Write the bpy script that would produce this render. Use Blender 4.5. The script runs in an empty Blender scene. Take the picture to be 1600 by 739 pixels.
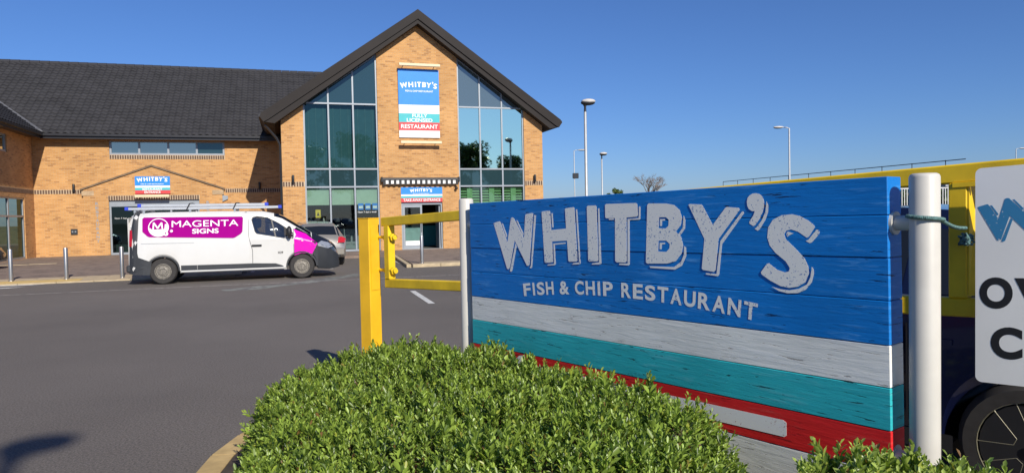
import bpy, bmesh, math, random
import numpy as np
from mathutils import Vector, Matrix
from mathutils.geometry import tessellate_polygon

random.seed(7); RNG = np.random.default_rng(7)
SC = bpy.context.scene
COL = SC.collection
R = math.radians
TH = R(17.5)                       # camera heading, to the right of the facade's normal
SIGN_TL= [1.1216, 4.4744, 1.6996];SIGN_A= [0.34209, -0.93967, 0.0];SIGN_N= [-0.93967, -0.34209, 0.0];SIGN_L= 2.6472
WHITBY= {'W':[[(0.268,-0.1304),(0.2769,-0.1265),(0.3294,-0.1177),(0.3379,-0.1203),(0.4068,-0.2459),(0.4481,-0.0983),(0.4605,-0.0946),(0.4747,-0.0985),(0.569,-0.2214),(0.5861,-0.0824),(0.5931,-0.0776),(0.6512,-0.0711),(0.6587,-0.0748),(0.615,-0.3748),(0.6032,-0.3808),(0.5916,-0.3783),(0.4785,-0.232),(0.4234,-0.4047),(0.4107,-0.4104),(0.3982,-0.4072)]],'Ws':[[(0.3526,-0.1306),(0.3632,-0.1319),(0.407,-0.2079),(0.3983,-0.2181)],[(0.4986,-0.1124),(0.5087,-0.1137),(0.566,-0.1907),(0.5597,-0.2049)],[(0.6679,-0.0846),(0.6755,-0.0829),(0.6848,-0.0872),(0.6397,-0.3883),(0.6299,-0.3942),(0.6165,-0.3906),(0.6284,-0.3803)],[(0.487,-0.2519),(0.4977,-0.266),(0.4499,-0.4173),(0.4394,-0.4235),(0.4249,-0.4211)]],'H':[[(0.7357,-0.0688),(0.7432,-0.0642),(0.8034,-0.0599),(0.8095,-0.0641),(0.8164,-0.1693),(0.9421,-0.1607),(0.9356,-0.0547),(0.9408,-0.0503),(1.0038,-0.0448),(1.0112,-0.0494),(1.0287,-0.3307),(1.0211,-0.3383),(0.9645,-0.3411),(0.9561,-0.3369),(0.948,-0.2261),(0.8218,-0.2335),(0.8266,-0.3461),(0.8184,-0.3523),(0.7623,-0.3552),(0.7551,-0.3508)]],'Hs':[[(0.8209,-0.0747),(0.8315,-0.076),(0.8364,-0.1552),(0.8257,-0.1564)],[(1.0233,-0.0575),(1.0331,-0.0588),(1.0528,-0.3465),(1.047,-0.3518),(0.9851,-0.3556),(0.9877,-0.3493),(1.0415,-0.342)],[(0.833,-0.2449),(0.935,-0.2372),(0.9365,-0.2434),(0.8443,-0.2517),(0.8502,-0.3597),(0.843,-0.3653),(0.7783,-0.3705),(0.7821,-0.3645),(0.836,-0.3592)]],'I':[[(1.1083,-0.0458),(1.1171,-0.0395),(1.1733,-0.0396),(1.1808,-0.0452),(1.1874,-0.3245),(1.1804,-0.3308),(1.1211,-0.3332),(1.1125,-0.3285)]],'Is':[[(1.1921,-0.0552),(1.2012,-0.0564),(1.2099,-0.3399),(1.203,-0.3461),(1.1388,-0.3489),(1.1413,-0.3433),(1.1933,-0.3351)]],'T':[[(1.2434,-0.0386),(1.2523,-0.0338),(1.4548,-0.034),(1.4641,-0.0402),(1.4662,-0.0959),(1.4598,-0.1006),(1.3906,-0.1047),(1.3878,-0.321),(1.3794,-0.3287),(1.3194,-0.3299),(1.3094,-0.3229),(1.3124,-0.1064),(1.2506,-0.1071),(1.2438,-0.1021)]],'Ts':[[(1.475,-0.0511),(1.4843,-0.0537),(1.4832,-0.1115),(1.4784,-0.115),(1.4115,-0.1169),(1.4087,-0.3359),(1.4021,-0.3422),(1.3343,-0.3416),(1.3395,-0.3352),(1.3941,-0.3329),(1.3986,-0.112),(1.4723,-0.1078)],[(1.2679,-0.1098),(1.3022,-0.1088),(1.302,-0.115),(1.2712,-0.116)]],'B':[[(1.528,-0.0457),(1.5369,-0.0384),(1.6453,-0.0411),(1.6912,-0.0495),(1.724,-0.0741),(1.7354,-0.11),(1.7279,-0.1434),(1.6993,-0.1723),(1.729,-0.196),(1.7404,-0.2332),(1.7308,-0.2732),(1.6971,-0.3089),(1.6457,-0.3223),(1.5228,-0.3276),(1.5141,-0.3204)],[(1.6002,-0.1048),(1.6421,-0.1052),(1.6584,-0.1175),(1.6559,-0.1458),(1.6391,-0.158),(1.5961,-0.1565)],[(1.595,-0.2157),(1.6423,-0.2149),(1.6627,-0.2308),(1.6603,-0.2511),(1.6414,-0.2679),(1.5909,-0.2669)]],'Bs':[[(1.7455,-0.0982),(1.755,-0.1181),(1.7524,-0.1577),(1.7241,-0.1912),(1.7122,-0.1866),(1.7396,-0.1537)],[(1.7452,-0.2386),(1.757,-0.2447),(1.7573,-0.2843),(1.7319,-0.329),(1.6914,-0.3486),(1.5421,-0.3476),(1.5357,-0.3396),(1.6865,-0.3367),(1.7272,-0.3109),(1.7446,-0.2768)],[(1.6063,-0.1138),(1.6357,-0.1141),(1.6356,-0.1206),(1.6188,-0.1221),(1.6163,-0.1466),(1.6047,-0.1466)],[(1.6023,-0.2255),(1.6338,-0.2249),(1.6337,-0.2314),(1.6148,-0.2334),(1.6123,-0.2564),(1.6007,-0.2567)]],'Y':[[(1.7736,-0.0506),(1.7815,-0.0469),(1.8444,-0.0507),(1.8518,-0.0571),(1.9042,-0.142),(1.9697,-0.0687),(1.9785,-0.0644),(2.0371,-0.0693),(2.0421,-0.0775),(1.9341,-0.2025),(1.9161,-0.3398),(1.9078,-0.3478),(1.8496,-0.3423),(1.8431,-0.3357),(1.8591,-0.2036)]],'Ys':[[(2.0522,-0.0864),(2.0589,-0.0851),(2.0631,-0.0924),(1.9517,-0.2248),(1.9348,-0.3586),(1.9284,-0.3658),(1.8662,-0.3616),(1.8644,-0.3555),(1.9213,-0.3563),(1.943,-0.2114)]],'q':[[(2.077,-0.0439),(2.0796,-0.0302),(2.0897,-0.019),(2.1046,-0.0115),(2.1209,-0.0107),(2.137,-0.0148),(2.1506,-0.0267),(2.1568,-0.0426),(2.1574,-0.0639),(2.1507,-0.0887),(2.136,-0.1171),(2.1146,-0.1436),(2.1064,-0.1465),(2.0884,-0.1363),(2.0885,-0.1276),(2.1069,-0.1032),(2.1144,-0.0845),(2.1013,-0.0843),(2.0857,-0.0754),(2.0784,-0.0607)]],'qs':[[(2.1687,-0.0464),(2.1764,-0.0608),(2.1753,-0.0891),(2.1631,-0.1209),(2.1371,-0.1594),(2.1274,-0.1659),(2.1128,-0.158),(2.121,-0.1529),(2.1456,-0.1243),(2.1635,-0.0889)]],'S':[[(2.281,-0.0996),(2.3141,-0.1069),(2.35,-0.1255),(2.3727,-0.1424),(2.3768,-0.1504),(2.351,-0.1882),(2.3438,-0.1924),(2.3063,-0.1683),(2.2767,-0.1595),(2.2564,-0.1645),(2.2465,-0.1791),(2.2524,-0.1978),(2.2983,-0.2383),(2.3345,-0.2747),(2.3487,-0.3046),(2.3506,-0.3316),(2.3353,-0.3665),(2.3045,-0.3856),(2.2672,-0.393),(2.2293,-0.3887),(2.1828,-0.3691),(2.1433,-0.3457),(2.1401,-0.3372),(2.1677,-0.3016),(2.1772,-0.2983),(2.2145,-0.3235),(2.2489,-0.3322),(2.2663,-0.3271),(2.2702,-0.3138),(2.2531,-0.2882),(2.2074,-0.2548),(2.1819,-0.2258),(2.1711,-0.1933),(2.1755,-0.1528),(2.197,-0.1211),(2.2357,-0.1032)]],'Ss':[[(2.3824,-0.1604),(2.3908,-0.1604),(2.3956,-0.169),(2.3921,-0.1791),(2.3637,-0.2096),(2.3551,-0.2125),(2.3387,-0.2047),(2.3495,-0.1997)],[(2.363,-0.304),(2.37,-0.3137),(2.3713,-0.3305),(2.3625,-0.3648),(2.3372,-0.395),(2.3043,-0.4111),(2.2595,-0.4152),(2.2214,-0.4089),(2.1889,-0.3936),(2.2292,-0.4013),(2.2672,-0.4028),(2.3081,-0.3936),(2.3424,-0.3742),(2.357,-0.3448)],[(2.2556,-0.1783),(2.2617,-0.1686),(2.2878,-0.1753),(2.2706,-0.1823),(2.26,-0.1894)]]}
V_rear_dark = [(-0.01, 0.304), (0.043, 1.336), (0.131, 1.868), (0.275, 1.866), (0.243, 1.759), (0.209, 0.831), (0.228, 0.716), (0.534, 0.586), (0.481, 0.253), (0.143, 0.272)]
V_logo = [(0.328, 1.704), (0.368, 1.742), (2.726, 1.721), (2.763, 1.69), (2.742, 1.319), (2.695, 1.257), (2.553, 1.164), (2.501, 1.151), (0.496, 1.23), (0.449, 1.253), (0.333, 1.371)]
V_driver_window = [(2.966, 1.632), (2.995, 1.697), (3.104, 1.728), (3.381, 1.689), (3.657, 1.535), (3.827, 1.415), (4.044, 1.244), (4.023, 1.095), (3.771, 1.109), (3.09, 1.247), (3.045, 1.304)]
V_fender = [(4.04, 1.36), (4.125, 1.318), (4.362, 1.219), (4.667, 0.948), (4.517, 0.661), (4.235, 0.695), (4.049, 0.635), (4.049, 1.094), (4.106, 1.199)]

# ------------------------------------------------------------------ camera, world, sun, exposure
cam_d = bpy.data.cameras.new('camera'); cam = bpy.data.objects.new('camera', cam_d); COL.objects.link(cam)
cam_d.sensor_width = 36.0; cam_d.lens = 1100 / 1600 * 36.0; cam_d.clip_start = 0.05; cam_d.clip_end = 3000
PITCH, ROLL = R(1.76), R(1.15)
f0 = Vector((math.sin(TH), math.cos(TH), 0)); r0 = Vector((math.cos(TH), -math.sin(TH), 0)); u0 = Vector((0, 0, 1))
fw = f0 * math.cos(PITCH) - u0 * math.sin(PITCH); up = f0 * math.sin(PITCH) + u0 * math.cos(PITCH)
rt = r0 * math.cos(ROLL) - up * math.sin(ROLL); up2 = r0 * math.sin(ROLL) + up * math.cos(ROLL)
cm = Matrix((rt, up2, -fw)).transposed().to_4x4(); cm.translation = (0, 0, 1.62)
cam.matrix_world = cm
SC.camera = cam

SUN_EL = R(31.5); SUN_AZ = R(9.5)     # azimuth: to the right of the facade's outward normal (-Y)
sun_dir = Vector((math.sin(SUN_AZ) * math.cos(SUN_EL), -math.cos(SUN_AZ) * math.cos(SUN_EL), math.sin(SUN_EL)))
wd = bpy.data.worlds.new('World'); SC.world = wd; wd.use_nodes = True
wn = wd.node_tree.nodes; wl = wd.node_tree.links
sky = wn.new('ShaderNodeTexSky'); sky.sky_type = 'NISHITA'; sky.sun_disc = False
sky.sun_elevation = SUN_EL; sky.sun_rotation = math.atan2(sun_dir.x, sun_dir.y)
sky.altitude = 0; sky.air_density = 1.0; sky.dust_density = 0.35; sky.ozone_density = 10.0
bg = wn['Background']; bg.inputs['Strength'].default_value = 0.096
tint = wn.new('ShaderNodeMix'); tint.data_type = 'RGBA'; tint.blend_type = 'MULTIPLY'; tint.inputs[0].default_value = 1.0; tint.inputs[7].default_value = (0.85, 0.86, 1.0, 1)
wl.new(sky.outputs[0], tint.inputs[6]); wl.new(tint.outputs[2], bg.inputs['Color'])
sl = bpy.data.lights.new('sun', 'SUN'); sl.energy = 4.8; sl.angle = R(0.53); sl.color = (1.0, 0.94, 0.84)
so = bpy.data.objects.new('sun', sl); COL.objects.link(so)
so.rotation_euler = sun_dir.to_track_quat('Z', 'Y').to_euler(); so.location = (20, -60, 50)
SC.view_settings.view_transform = 'Standard'; SC.view_settings.look = 'None'
SC.view_settings.gamma = 1.0; SC.view_settings.use_curve_mapping = False
SC.view_settings.exposure = 0.15

def cw(X, Z, z=0.0):               # right of / ahead of the camera (metres) -> place
    return Vector((X * math.cos(TH) + Z * math.sin(TH), -X * math.sin(TH) + Z * math.cos(TH), z))

# ------------------------------------------------------------------ materials
def newmat(name):
    m = bpy.data.materials.new(name); m.use_nodes = True
    return m, m.node_tree.nodes, m.node_tree.links, m.node_tree.nodes['Principled BSDF']

def ramp(n, stops):
    r = n.new('ShaderNodeValToRGB'); el = r.color_ramp.elements
    while len(el) < len(stops): el.new(0.5)
    for e_, (p, c) in zip(el, stops):
        e_.position = p; e_.color = (c, c, c, 1) if isinstance(c, (int, float)) else (*c, 1)
    return r

def noise(n, l, vec, scale, detail=4.0, rough=0.55):
    t = n.new('ShaderNodeTexNoise'); t.inputs['Scale'].default_value = scale
    t.inputs['Detail'].default_value = detail; t.inputs['Roughness'].default_value = rough
    l.new(vec, t.inputs['Vector']); return t

def objvec(n, l, scale=(1, 1, 1)):
    t = n.new('ShaderNodeTexCoord'); mp = n.new('ShaderNodeMapping'); mp.inputs['Scale'].default_value = scale
    l.new(t.outputs['Object'], mp.inputs['Vector']); return mp.outputs['Vector']

def mixc(n, l, fac, a, b, mode='MIX'):
    m = n.new('ShaderNodeMix'); m.data_type = 'RGBA'; m.blend_type = mode
    for sock, v in ((m.inputs[0], fac), (m.inputs[6], a), (m.inputs[7], b)):
        if hasattr(v, 'links'): l.new(v, sock)
        elif isinstance(v, (int, float)): sock.default_value = v
        else: sock.default_value = (*v, 1)
    return m.outputs[2]

def bump(n, l, b, h, strength=0.3, dist=0.01):
    bp = n.new('ShaderNodeBump'); bp.inputs['Strength'].default_value = strength; bp.inputs['Distance'].default_value = dist
    l.new(h, bp.inputs['Height']); l.new(bp.outputs[0], b.inputs['Normal'])

def pm(name, base, rough=0.5, metal=0.0, var=0.12, vs=4.0, bmp=0.0, bs=40.0, coat=0.0, spec=0.5):
    m, n, l, b = newmat(name)
    v = objvec(n, l); t = noise(n, l, v, vs, 5)
    lo = tuple(c * (1 - var) for c in base); hi = tuple(min(1, c * (1 + var)) for c in base)
    r = ramp(n, [(0.3, lo), (0.7, hi)]); l.new(t.outputs[0], r.inputs[0]); l.new(r.outputs[0], b.inputs['Base Color'])
    b.inputs['Roughness'].default_value = rough; b.inputs['Metallic'].default_value = metal
    b.inputs['Coat Weight'].default_value = coat; b.inputs['Coat Roughness'].default_value = 0.05
    b.inputs['Specular IOR Level'].default_value = spec
    if bmp:
        t2 = noise(n, l, v, bs, 4); bump(n, l, b, t2.outputs[0], bmp, 0.006)
    return m

def brick_mat(name, c1, c2, mortar, bw=0.225, rh=0.075, ms=0.0055, flat=False, rough=0.9, dark=(0.30, 0.13, 0.05), ndark=0.14):
    m, n, l, b = newmat(name)
    tc = n.new('ShaderNodeTexCoord'); sp = n.new('ShaderNodeSeparateXYZ'); cb = n.new('ShaderNodeCombineXYZ')
    l.new(tc.outputs['Object'], sp.inputs[0])
    if flat:
        l.new(sp.outputs[0], cb.inputs[0]); l.new(sp.outputs[1], cb.inputs[1])
    else:
        ad = n.new('ShaderNodeMath'); l.new(sp.outputs[0], ad.inputs[0]); l.new(sp.outputs[1], ad.inputs[1])
        l.new(ad.outputs[0], cb.inputs[0]); l.new(sp.outputs[2], cb.inputs[1])
    bt = n.new('ShaderNodeTexBrick'); l.new(cb.outputs[0], bt.inputs['Vector'])
    bt.inputs['Scale'].default_value = 1; bt.inputs['Brick Width'].default_value = bw; bt.inputs['Row Height'].default_value = rh
    bt.inputs['Mortar Size'].default_value = ms; bt.inputs['Mortar Smooth'].default_value = 0.2; bt.inputs['Bias'].default_value = 0.0
    bt.inputs['Color1'].default_value = (*c1, 1); bt.inputs['Color2'].default_value = (*c2, 1); bt.inputs['Mortar'].default_value = (*mortar, 1)
    # darker burnt bricks scattered about: a second brick field with the same bond, black / white
    b2 = n.new('ShaderNodeTexBrick'); l.new(cb.outputs[0], b2.inputs['Vector'])
    for k in ('Scale', 'Brick Width', 'Row Height'): b2.inputs[k].default_value = bt.inputs[k].default_value
    b2.inputs['Mortar Size'].default_value = 0; b2.inputs['Bias'].default_value = 0
    b2.inputs['Color1'].default_value = (0, 0, 0, 1); b2.inputs['Color2'].default_value = (1, 1, 1, 1); b2.inputs['Mortar'].default_value = (0, 0, 0, 1)
    rr = ramp(n, [(1 - ndark - 0.03, 0.0), (1 - ndark + 0.03, 0.75)]); l.new(b2.outputs[0], rr.inputs[0])
    inv = n.new('ShaderNodeMath'); inv.operation = 'SUBTRACT'; inv.inputs[0].default_value = 1; l.new(bt.outputs['Fac'], inv.inputs[1])
    mu = n.new('ShaderNodeMath'); mu.operation = 'MULTIPLY'; l.new(rr.outputs[0], mu.inputs[0]); l.new(inv.outputs[0], mu.inputs[1])
    c = mixc(n, l, mu.outputs[0], bt.outputs[0], dark)
    big = noise(n, l, tc.outputs['Object'], 0.7, 4); rb = ramp(n, [(0.3, 0.86), (0.7, 1.08)]); l.new(big.outputs[0], rb.inputs[0])
    c = mixc(n, l, 1.0, c, rb.outputs[0], 'MULTIPLY')
    fine = noise(n, l, tc.outputs['Object'], 60, 3); rf = ramp(n, [(0.2, 0.85), (0.8, 1.12)]); l.new(fine.outputs[0], rf.inputs[0])
    c = mixc(n, l, 1.0, c, rf.outputs[0], 'MULTIPLY')
    l.new(c, b.inputs['Base Color']); b.inputs['Roughness'].default_value = rough
    bump(n, l, b, inv.outputs[0], 0.5, 0.006)
    return m

def asphalt_mat():
    m, n, l, b = newmat('asphalt'); v = objvec(n, l)
    big = noise(n, l, v, 0.16, 5, 0.6); st = objvec(n, l, (0.12, 0.9, 1)); band = noise(n, l, st, 0.8, 4)
    grit = noise(n, l, v, 62, 4, 0.85); spk = n.new('ShaderNodeTexVoronoi'); spk.inputs['Scale'].default_value = 48; l.new(v, spk.inputs['Vector'])
    r1 = ramp(n, [(0.3, (0.112, 0.097, 0.084)), (0.7, (0.170, 0.148, 0.129))]); l.new(big.outputs[0], r1.inputs[0])
    r2 = ramp(n, [(0.35, 0.94), (0.65, 1.05)]); l.new(band.outputs[0], r2.inputs[0])
    c = r1.outputs[0]
    r3 = ramp(n, [(0.36, 0.40), (0.64, 1.55)]); l.new(grit.outputs[0], r3.inputs[0]); c = mixc(n, l, 1.0, c, r3.outputs[0], 'MULTIPLY')
    r4 = ramp(n, [(0.0, 0.75), (0.13, 0.0)]); l.new(spk.outputs['Distance'], r4.inputs[0])
    rs = ramp(n, [(0.72, 0.0), (0.80, 0.8)]); l.new(spk.outputs['Color'], rs.inputs[0])
    mu = n.new('ShaderNodeMath'); mu.operation = 'MULTIPLY'; l.new(r4.outputs[0], mu.inputs[0]); l.new(rs.outputs[0], mu.inputs[1])
    c = mixc(n, l, mu.outputs[0], c, (0.33, 0.30, 0.27))
    l.new(c, b.inputs['Base Color']); b.inputs['Roughness'].default_value = 0.88
    bump(n, l, b, grit.outputs[0], 0.7, 0.006)
    return m

def worn_paint(name, base, under, wear=0.5, vs=9):
    m, n, l, b = newmat(name); v = objvec(n, l); t = noise(n, l, v, vs, 8, 0.7)
    r = ramp(n, [(wear - 0.06, 0.0), (wear + 0.06, 1.0)]); l.new(t.outputs[0], r.inputs[0])
    l.new(mixc(n, l, r.outputs[0], under, base), b.inputs['Base Color']); b.inputs['Roughness'].default_value = 0.8
    return m

def plank_mat(name, base, light, dark, axis):
    # painted boards: long grain, dark cracks along it, thin lighter scuffs
    m, n, l, b = newmat(name)
    tc = n.new('ShaderNodeTexCoord'); mp = n.new('ShaderNodeMapping')
    mp.inputs['Scale'].default_value = (1.4, 1.4, 16); l.new(tc.outputs['Object'], mp.inputs['Vector'])
    g = noise(n, l, mp.outputs[0], 3.2, 8, 0.65); g.inputs['Distortion'].default_value = 0.35
    mp2 = n.new('ShaderNodeMapping'); mp2.inputs['Scale'].default_value = (2.2, 2.2, 30); mp2.inputs['Location'].default_value = (3.1, 1.7, 4.4)
    l.new(tc.outputs['Object'], mp2.inputs['Vector']); k = noise(n, l, mp2.outputs[0], 3.4, 6, 0.6); k.inputs['Distortion'].default_value = 0.7
    pat = noise(n, l, tc.outputs['Object'], 4.5, 3)
    # scuffs
    rs = ramp(n, [(0.54, 0.0), (0.66, 0.75)]); l.new(g.outputs[0], rs.inputs[0])
    rp = ramp(n, [(0.40, 0.0), (0.60, 1.0)]); l.new(pat.outputs[0], rp.inputs[0])
    mu = n.new('ShaderNodeMath'); mu.operation = 'MULTIPLY'; l.new(rs.outputs[0], mu.inputs[0]); l.new(rp.outputs[0], mu.inputs[1])
    big = noise(n, l, tc.outputs['Object'], 1.8, 4); rb = ramp(n, [(0.3, 0.86), (0.7, 1.1)]); l.new(big.outputs[0], rb.inputs[0])
    c = mixc(n, l, mu.outputs[0], base, light); c = mixc(n, l, 1.0, c, rb.outputs[0], 'MULTIPLY')
    rk = ramp(n, [(0.35, 0.95), (0.385, 0.0)]); l.new(k.outputs[0], rk.inputs[0])
    pat2 = noise(n, l, tc.outputs['Object'], 2.6, 3); rp2 = ramp(n, [(0.42, 0.0), (0.54, 1.0)]); l.new(pat2.outputs[0], rp2.inputs[0])
    mu2 = n.new('ShaderNodeMath'); mu2.operation = 'MULTIPLY'; l.new(rk.outputs[0], mu2.inputs[0]); l.new(rp2.outputs[0], mu2.inputs[1])
    c = mixc(n, l, mu2.outputs[0], c, dark)
    l.new(c, b.inputs['Base Color']); b.inputs['Roughness'].default_value = 0.5; b.inputs['Specular IOR Level'].default_value = 0.3
    ad = n.new('ShaderNodeMath'); ad.operation = 'SUBTRACT'; l.new(g.outputs[0], ad.inputs[0]); l.new(mu2.outputs[0], ad.inputs[1])
    bump(n, l, b, ad.outputs[0], 0.4, 0.006)
    return m

def letter_mat(name, base, under, amount=0.33):
    m, n, l, b = newmat(name); v = objvec(n, l)
    fine = noise(n, l, v, 95, 3, 0.7); big = noise(n, l, v, 7, 4, 0.6)
    rb = ramp(n, [(0.40, 0.0), (0.68, 0.10)]); l.new(big.outputs[0], rb.inputs[0])
    sb = n.new('ShaderNodeMath'); sb.operation = 'SUBTRACT'; l.new(fine.outputs[0], sb.inputs[0]); l.new(rb.outputs[0], sb.inputs[1])
    r = ramp(n, [(amount - 0.015, 0.0), (amount + 0.015, 1.0)]); l.new(sb.outputs[0], r.inputs[0])
    l.new(mixc(n, l, r.outputs[0], under, base), b.inputs['Base Color']); b.inputs['Roughness'].default_value = 0.55
    return m

def glass_mat(name, tint, refl_tint, refl, rough=0.02, body=None):
    # coated glazing: mirror share + see-through share (or a painted back if body is given)
    m = bpy.data.materials.new(name); m.use_nodes = True; n = m.node_tree.nodes; l = m.node_tree.links; n.clear()
    out = n.new('ShaderNodeOutputMaterial'); mx = n.new('ShaderNodeMixShader'); gl = n.new('ShaderNodeBsdfGlossy')
    gl.inputs['Color'].default_value = (*refl_tint, 1); gl.inputs['Roughness'].default_value = rough
    if body is None:
        tr = n.new('ShaderNodeBsdfTransparent'); tr.inputs['Color'].default_value = (*tint, 1)
    else:
        tr = n.new('ShaderNodeBsdfDiffuse'); tr.inputs['Color'].default_value = (*body, 1)
    v = objvec(n, l); t = noise(n, l, v, 0.9, 2); bp = n.new('ShaderNodeBump'); bp.inputs['Strength'].default_value = 0.02; bp.inputs['Distance'].default_value = 0.02
    l.new(t.outputs[0], bp.inputs['Height']); l.new(bp.outputs[0], gl.inputs['Normal'])
    fr = n.new('ShaderNodeFresnel'); fr.inputs['IOR'].default_value = 1.45
    ad = n.new('ShaderNodeMath'); ad.use_clamp = True; ad.inputs[1].default_value = refl; l.new(fr.outputs[0], ad.inputs[0])
    l.new(ad.outputs[0], mx.inputs[0]); l.new(tr.outputs[0], mx.inputs[1]); l.new(gl.outputs[0], mx.inputs[2]); l.new(mx.outputs[0], out.inputs[0])
    return m

def leaf_mat(name, lo, hi, trans=0.3, rough=0.42):
    m, n, l, b = newmat(name)
    g = n.new('ShaderNodeNewGeometry'); r = ramp(n, [(0.0, lo), (0.6, hi), (0.945, tuple(min(1, c * 1.35) for c in hi)), (0.985, (hi[0] * 1.3, hi[1] * 1.0, hi[2] * .8)), (0.993, (0.20, 0.11, 0.04))])
    l.new(g.outputs['Random Per Island'], r.inputs[0])
    l.new(r.outputs[0], b.inputs['Base Color']); b.inputs['Roughness'].default_value = rough; b.inputs['Specular IOR Level'].default_value = 0.5
    tl = n.new('ShaderNodeBsdfTranslucent'); mx = n.new('ShaderNodeMixShader'); mx.inputs[0].default_value = trans
    l.new(mixc(n, l, 1.0, r.outputs[0], (1.3, 1.5, 0.6), 'MULTIPLY'), tl.inputs[0])
    l.new(b.outputs[0], mx.inputs[1]); l.new(tl.outputs[0], mx.inputs[2]); l.new(mx.outputs[0], n['Material Output'].inputs[0])
    return m

M = {}
M['brick'] = brick_mat('buff_brick', (0.60, 0.322, 0.116), (0.48, 0.238, 0.078), (0.50, 0.36, 0.215), dark=(0.37, 0.182, 0.068), ndark=0.10)
M['soldier'] = pm('brown_soldier_brick', (0.125, 0.075, 0.050), 0.85, var=0.35, vs=7)
M['mortar'] = pm('mortar', (0.52, 0.41, 0.28), 0.9)
M['stone'] = pm('buff_coping_stone', (0.42, 0.30, 0.18), 0.85, var=0.2, vs=6)
M['coping'] = pm('dark_coping', (0.17, 0.115, 0.07), 0.8, var=0.25)
M['tile'] = pm('roof_tile', (0.031, 0.0305, 0.034), 0.75, var=0.22, vs=1.5, bmp=0.2, bs=30, spec=0.25)
M['fascia'] = pm('fascia_brown_black', (0.020, 0.016, 0.0145), 0.65, var=0.15, vs=1.2, spec=0.25)
M['gutter'] = pm('gutter_black', (0.022, 0.021, 0.023), 0.35)
M['lead'] = pm('valley_lead', (0.12, 0.12, 0.125), 0.6, var=0.3)
M['alu'] = pm('grey_aluminium', (0.30, 0.33, 0.36), 0.42, metal=0.25, var=0.06)
M['room'] = pm('room_dark', (0.10, 0.105, 0.10), 0.9)
M['blind'] = pm('roller_blind', (0.42, 0.52, 0.43), 0.85, var=0.05)
M['dark_blind'] = pm('closed_dark_blind', (0.20, 0.34, 0.36), 0.8, var=0.06)
M['slat_blind'] = pm('vertical_blind', (0.30, 0.42, 0.42), 0.8)
M['green'] = pm('green_shutter', (0.22, 0.42, 0.20), 0.6)
M['g_dark'] = glass_mat('tinted_glass', (0.30, 0.42, 0.42), (0.34, 0.52, 0.55), 0.05)
M['g_top'] = glass_mat('tinted_glass_upper', (0, 0, 0), (0.45, 0.55, 0.56), 0.22, body=(0.085, 0.115, 0.12))
M['g_cyan'] = glass_mat('mirror_glass', (0.3, 0.45, 0.45), (0.80, 0.98, 0.76), 0.78)
M['g_shop'] = glass_mat('shop_glass', (0.62, 0.72, 0.68), (0.7, 0.8, 0.8), 0.06)
M['spandrel'] = glass_mat('spandrel_glass', (0, 0, 0), (0.35, 0.5, 0.52), 0.10, body=(0.022, 0.050, 0.058))
M['g_strip'] = glass_mat('strip_window_glass', (0.25, 0.3, 0.3), (0.66, 0.66, 0.56), 0.42)
M['asphalt'] = asphalt_mat()
M['paving'] = brick_mat('block_paving', (0.27, 0.20, 0.155), (0.21, 0.155, 0.125), (0.14, 0.115, 0.095), 0.21, 0.105, 0.004, flat=True, dark=(0.11, 0.08, 0.065))
M['slab'] = pm('buff_slab', (0.40, 0.31, 0.20), 0.9, var=0.2, vs=2.5, bmp=0.2)
M['tactile'] = pm('yellow_tactile', (0.52, 0.36, 0.13), 0.9, var=0.15, bmp=0.2)
M['kerbc'] = pm('kerb_concrete', (0.44, 0.35, 0.22), 0.9, var=0.22, vs=5, bmp=0.3)
M['kerby'] = pm('kerb_buff_yellow', (0.50, 0.35, 0.15), 0.9, var=0.22, vs=6, bmp=0.3)
M['roadwhite'] = worn_paint('road_white', (0.62, 0.61, 0.57), (0.16, 0.15, 0.14), 0.40)
M['roadthin'] = worn_paint('road_white_worn', (0.42, 0.38, 0.35), (0.15, 0.135, 0.125), 0.46)
M['dust'] = worn_paint('pale_green_dust', (0.23, 0.245, 0.215), (0.12, 0.112, 0.105), 0.50, 3.5)
M['soil'] = pm('soil', (0.055, 0.04, 0.028), 0.95, var=0.4, vs=14, bmp=0.6)
M['verge'] = pm('rough_grass', (0.06, 0.085, 0.03), 0.95, var=0.4, vs=1.0)
M['steel'] = pm('brushed_steel', (0.50, 0.48, 0.45), 0.33, metal=0.9, var=0.08)
M['yellow'] = pm('yellow_gate_paint', (0.78, 0.52, 0.014), 0.45, var=0.17, vs=5, bmp=0.06, bs=30)
M['yellowpost'] = pm('yellow_post_paint', (0.82, 0.46, 0.016), 0.42, var=0.10, vs=5, bmp=0.06, bs=30)
M['whitepost'] = pm('white_powder_coat', (0.57, 0.545, 0.49), 0.42, var=0.06, vs=7)
M['greypost'] = pm('grey_post', (0.55, 0.56, 0.57), 0.4, var=0.05)
BLUE = (0.003, 0.190, 0.60); TEAL = (0.030, 0.46, 0.50); RED = (0.72, 0.022, 0.024); WHITE = (0.80, 0.80, 0.77)
M['p_blue'] = plank_mat('blue_boards', BLUE, (0.10, 0.36, 0.78), (0.006, 0.02, 0.07), 0)
M['p_white'] = plank_mat('white_boards', (0.82, 0.81, 0.76), (0.86, 0.86, 0.83), (0.36, 0.34, 0.31), 0)
M['p_teal'] = plank_mat('teal_boards', TEAL, (0.12, 0.52, 0.56), (0.008, 0.06, 0.075), 0)
M['p_red'] = plank_mat('red_boards', RED, (0.72, 0.12, 0.10), (0.10, 0.008, 0.01), 0)
M['l_white'] = letter_mat('distressed_white_letters', (0.86, 0.85, 0.81), (0.02, 0.14, 0.42))
M['l_arrow'] = letter_mat('distressed_white_arrow', (0.86, 0.85, 0.81), (0.30, 0.03, 0.03), 0.30)
M['l_clean'] = pm('white_print', (0.80, 0.80, 0.78), 0.5, var=0.02)
M['s_blue'] = pm('blue_print', (0.012, 0.23, 0.72), 0.5, var=0.05); M['s_teal'] = pm('teal_print', (0.05, 0.45, 0.48), 0.5, var=0.05)
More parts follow.
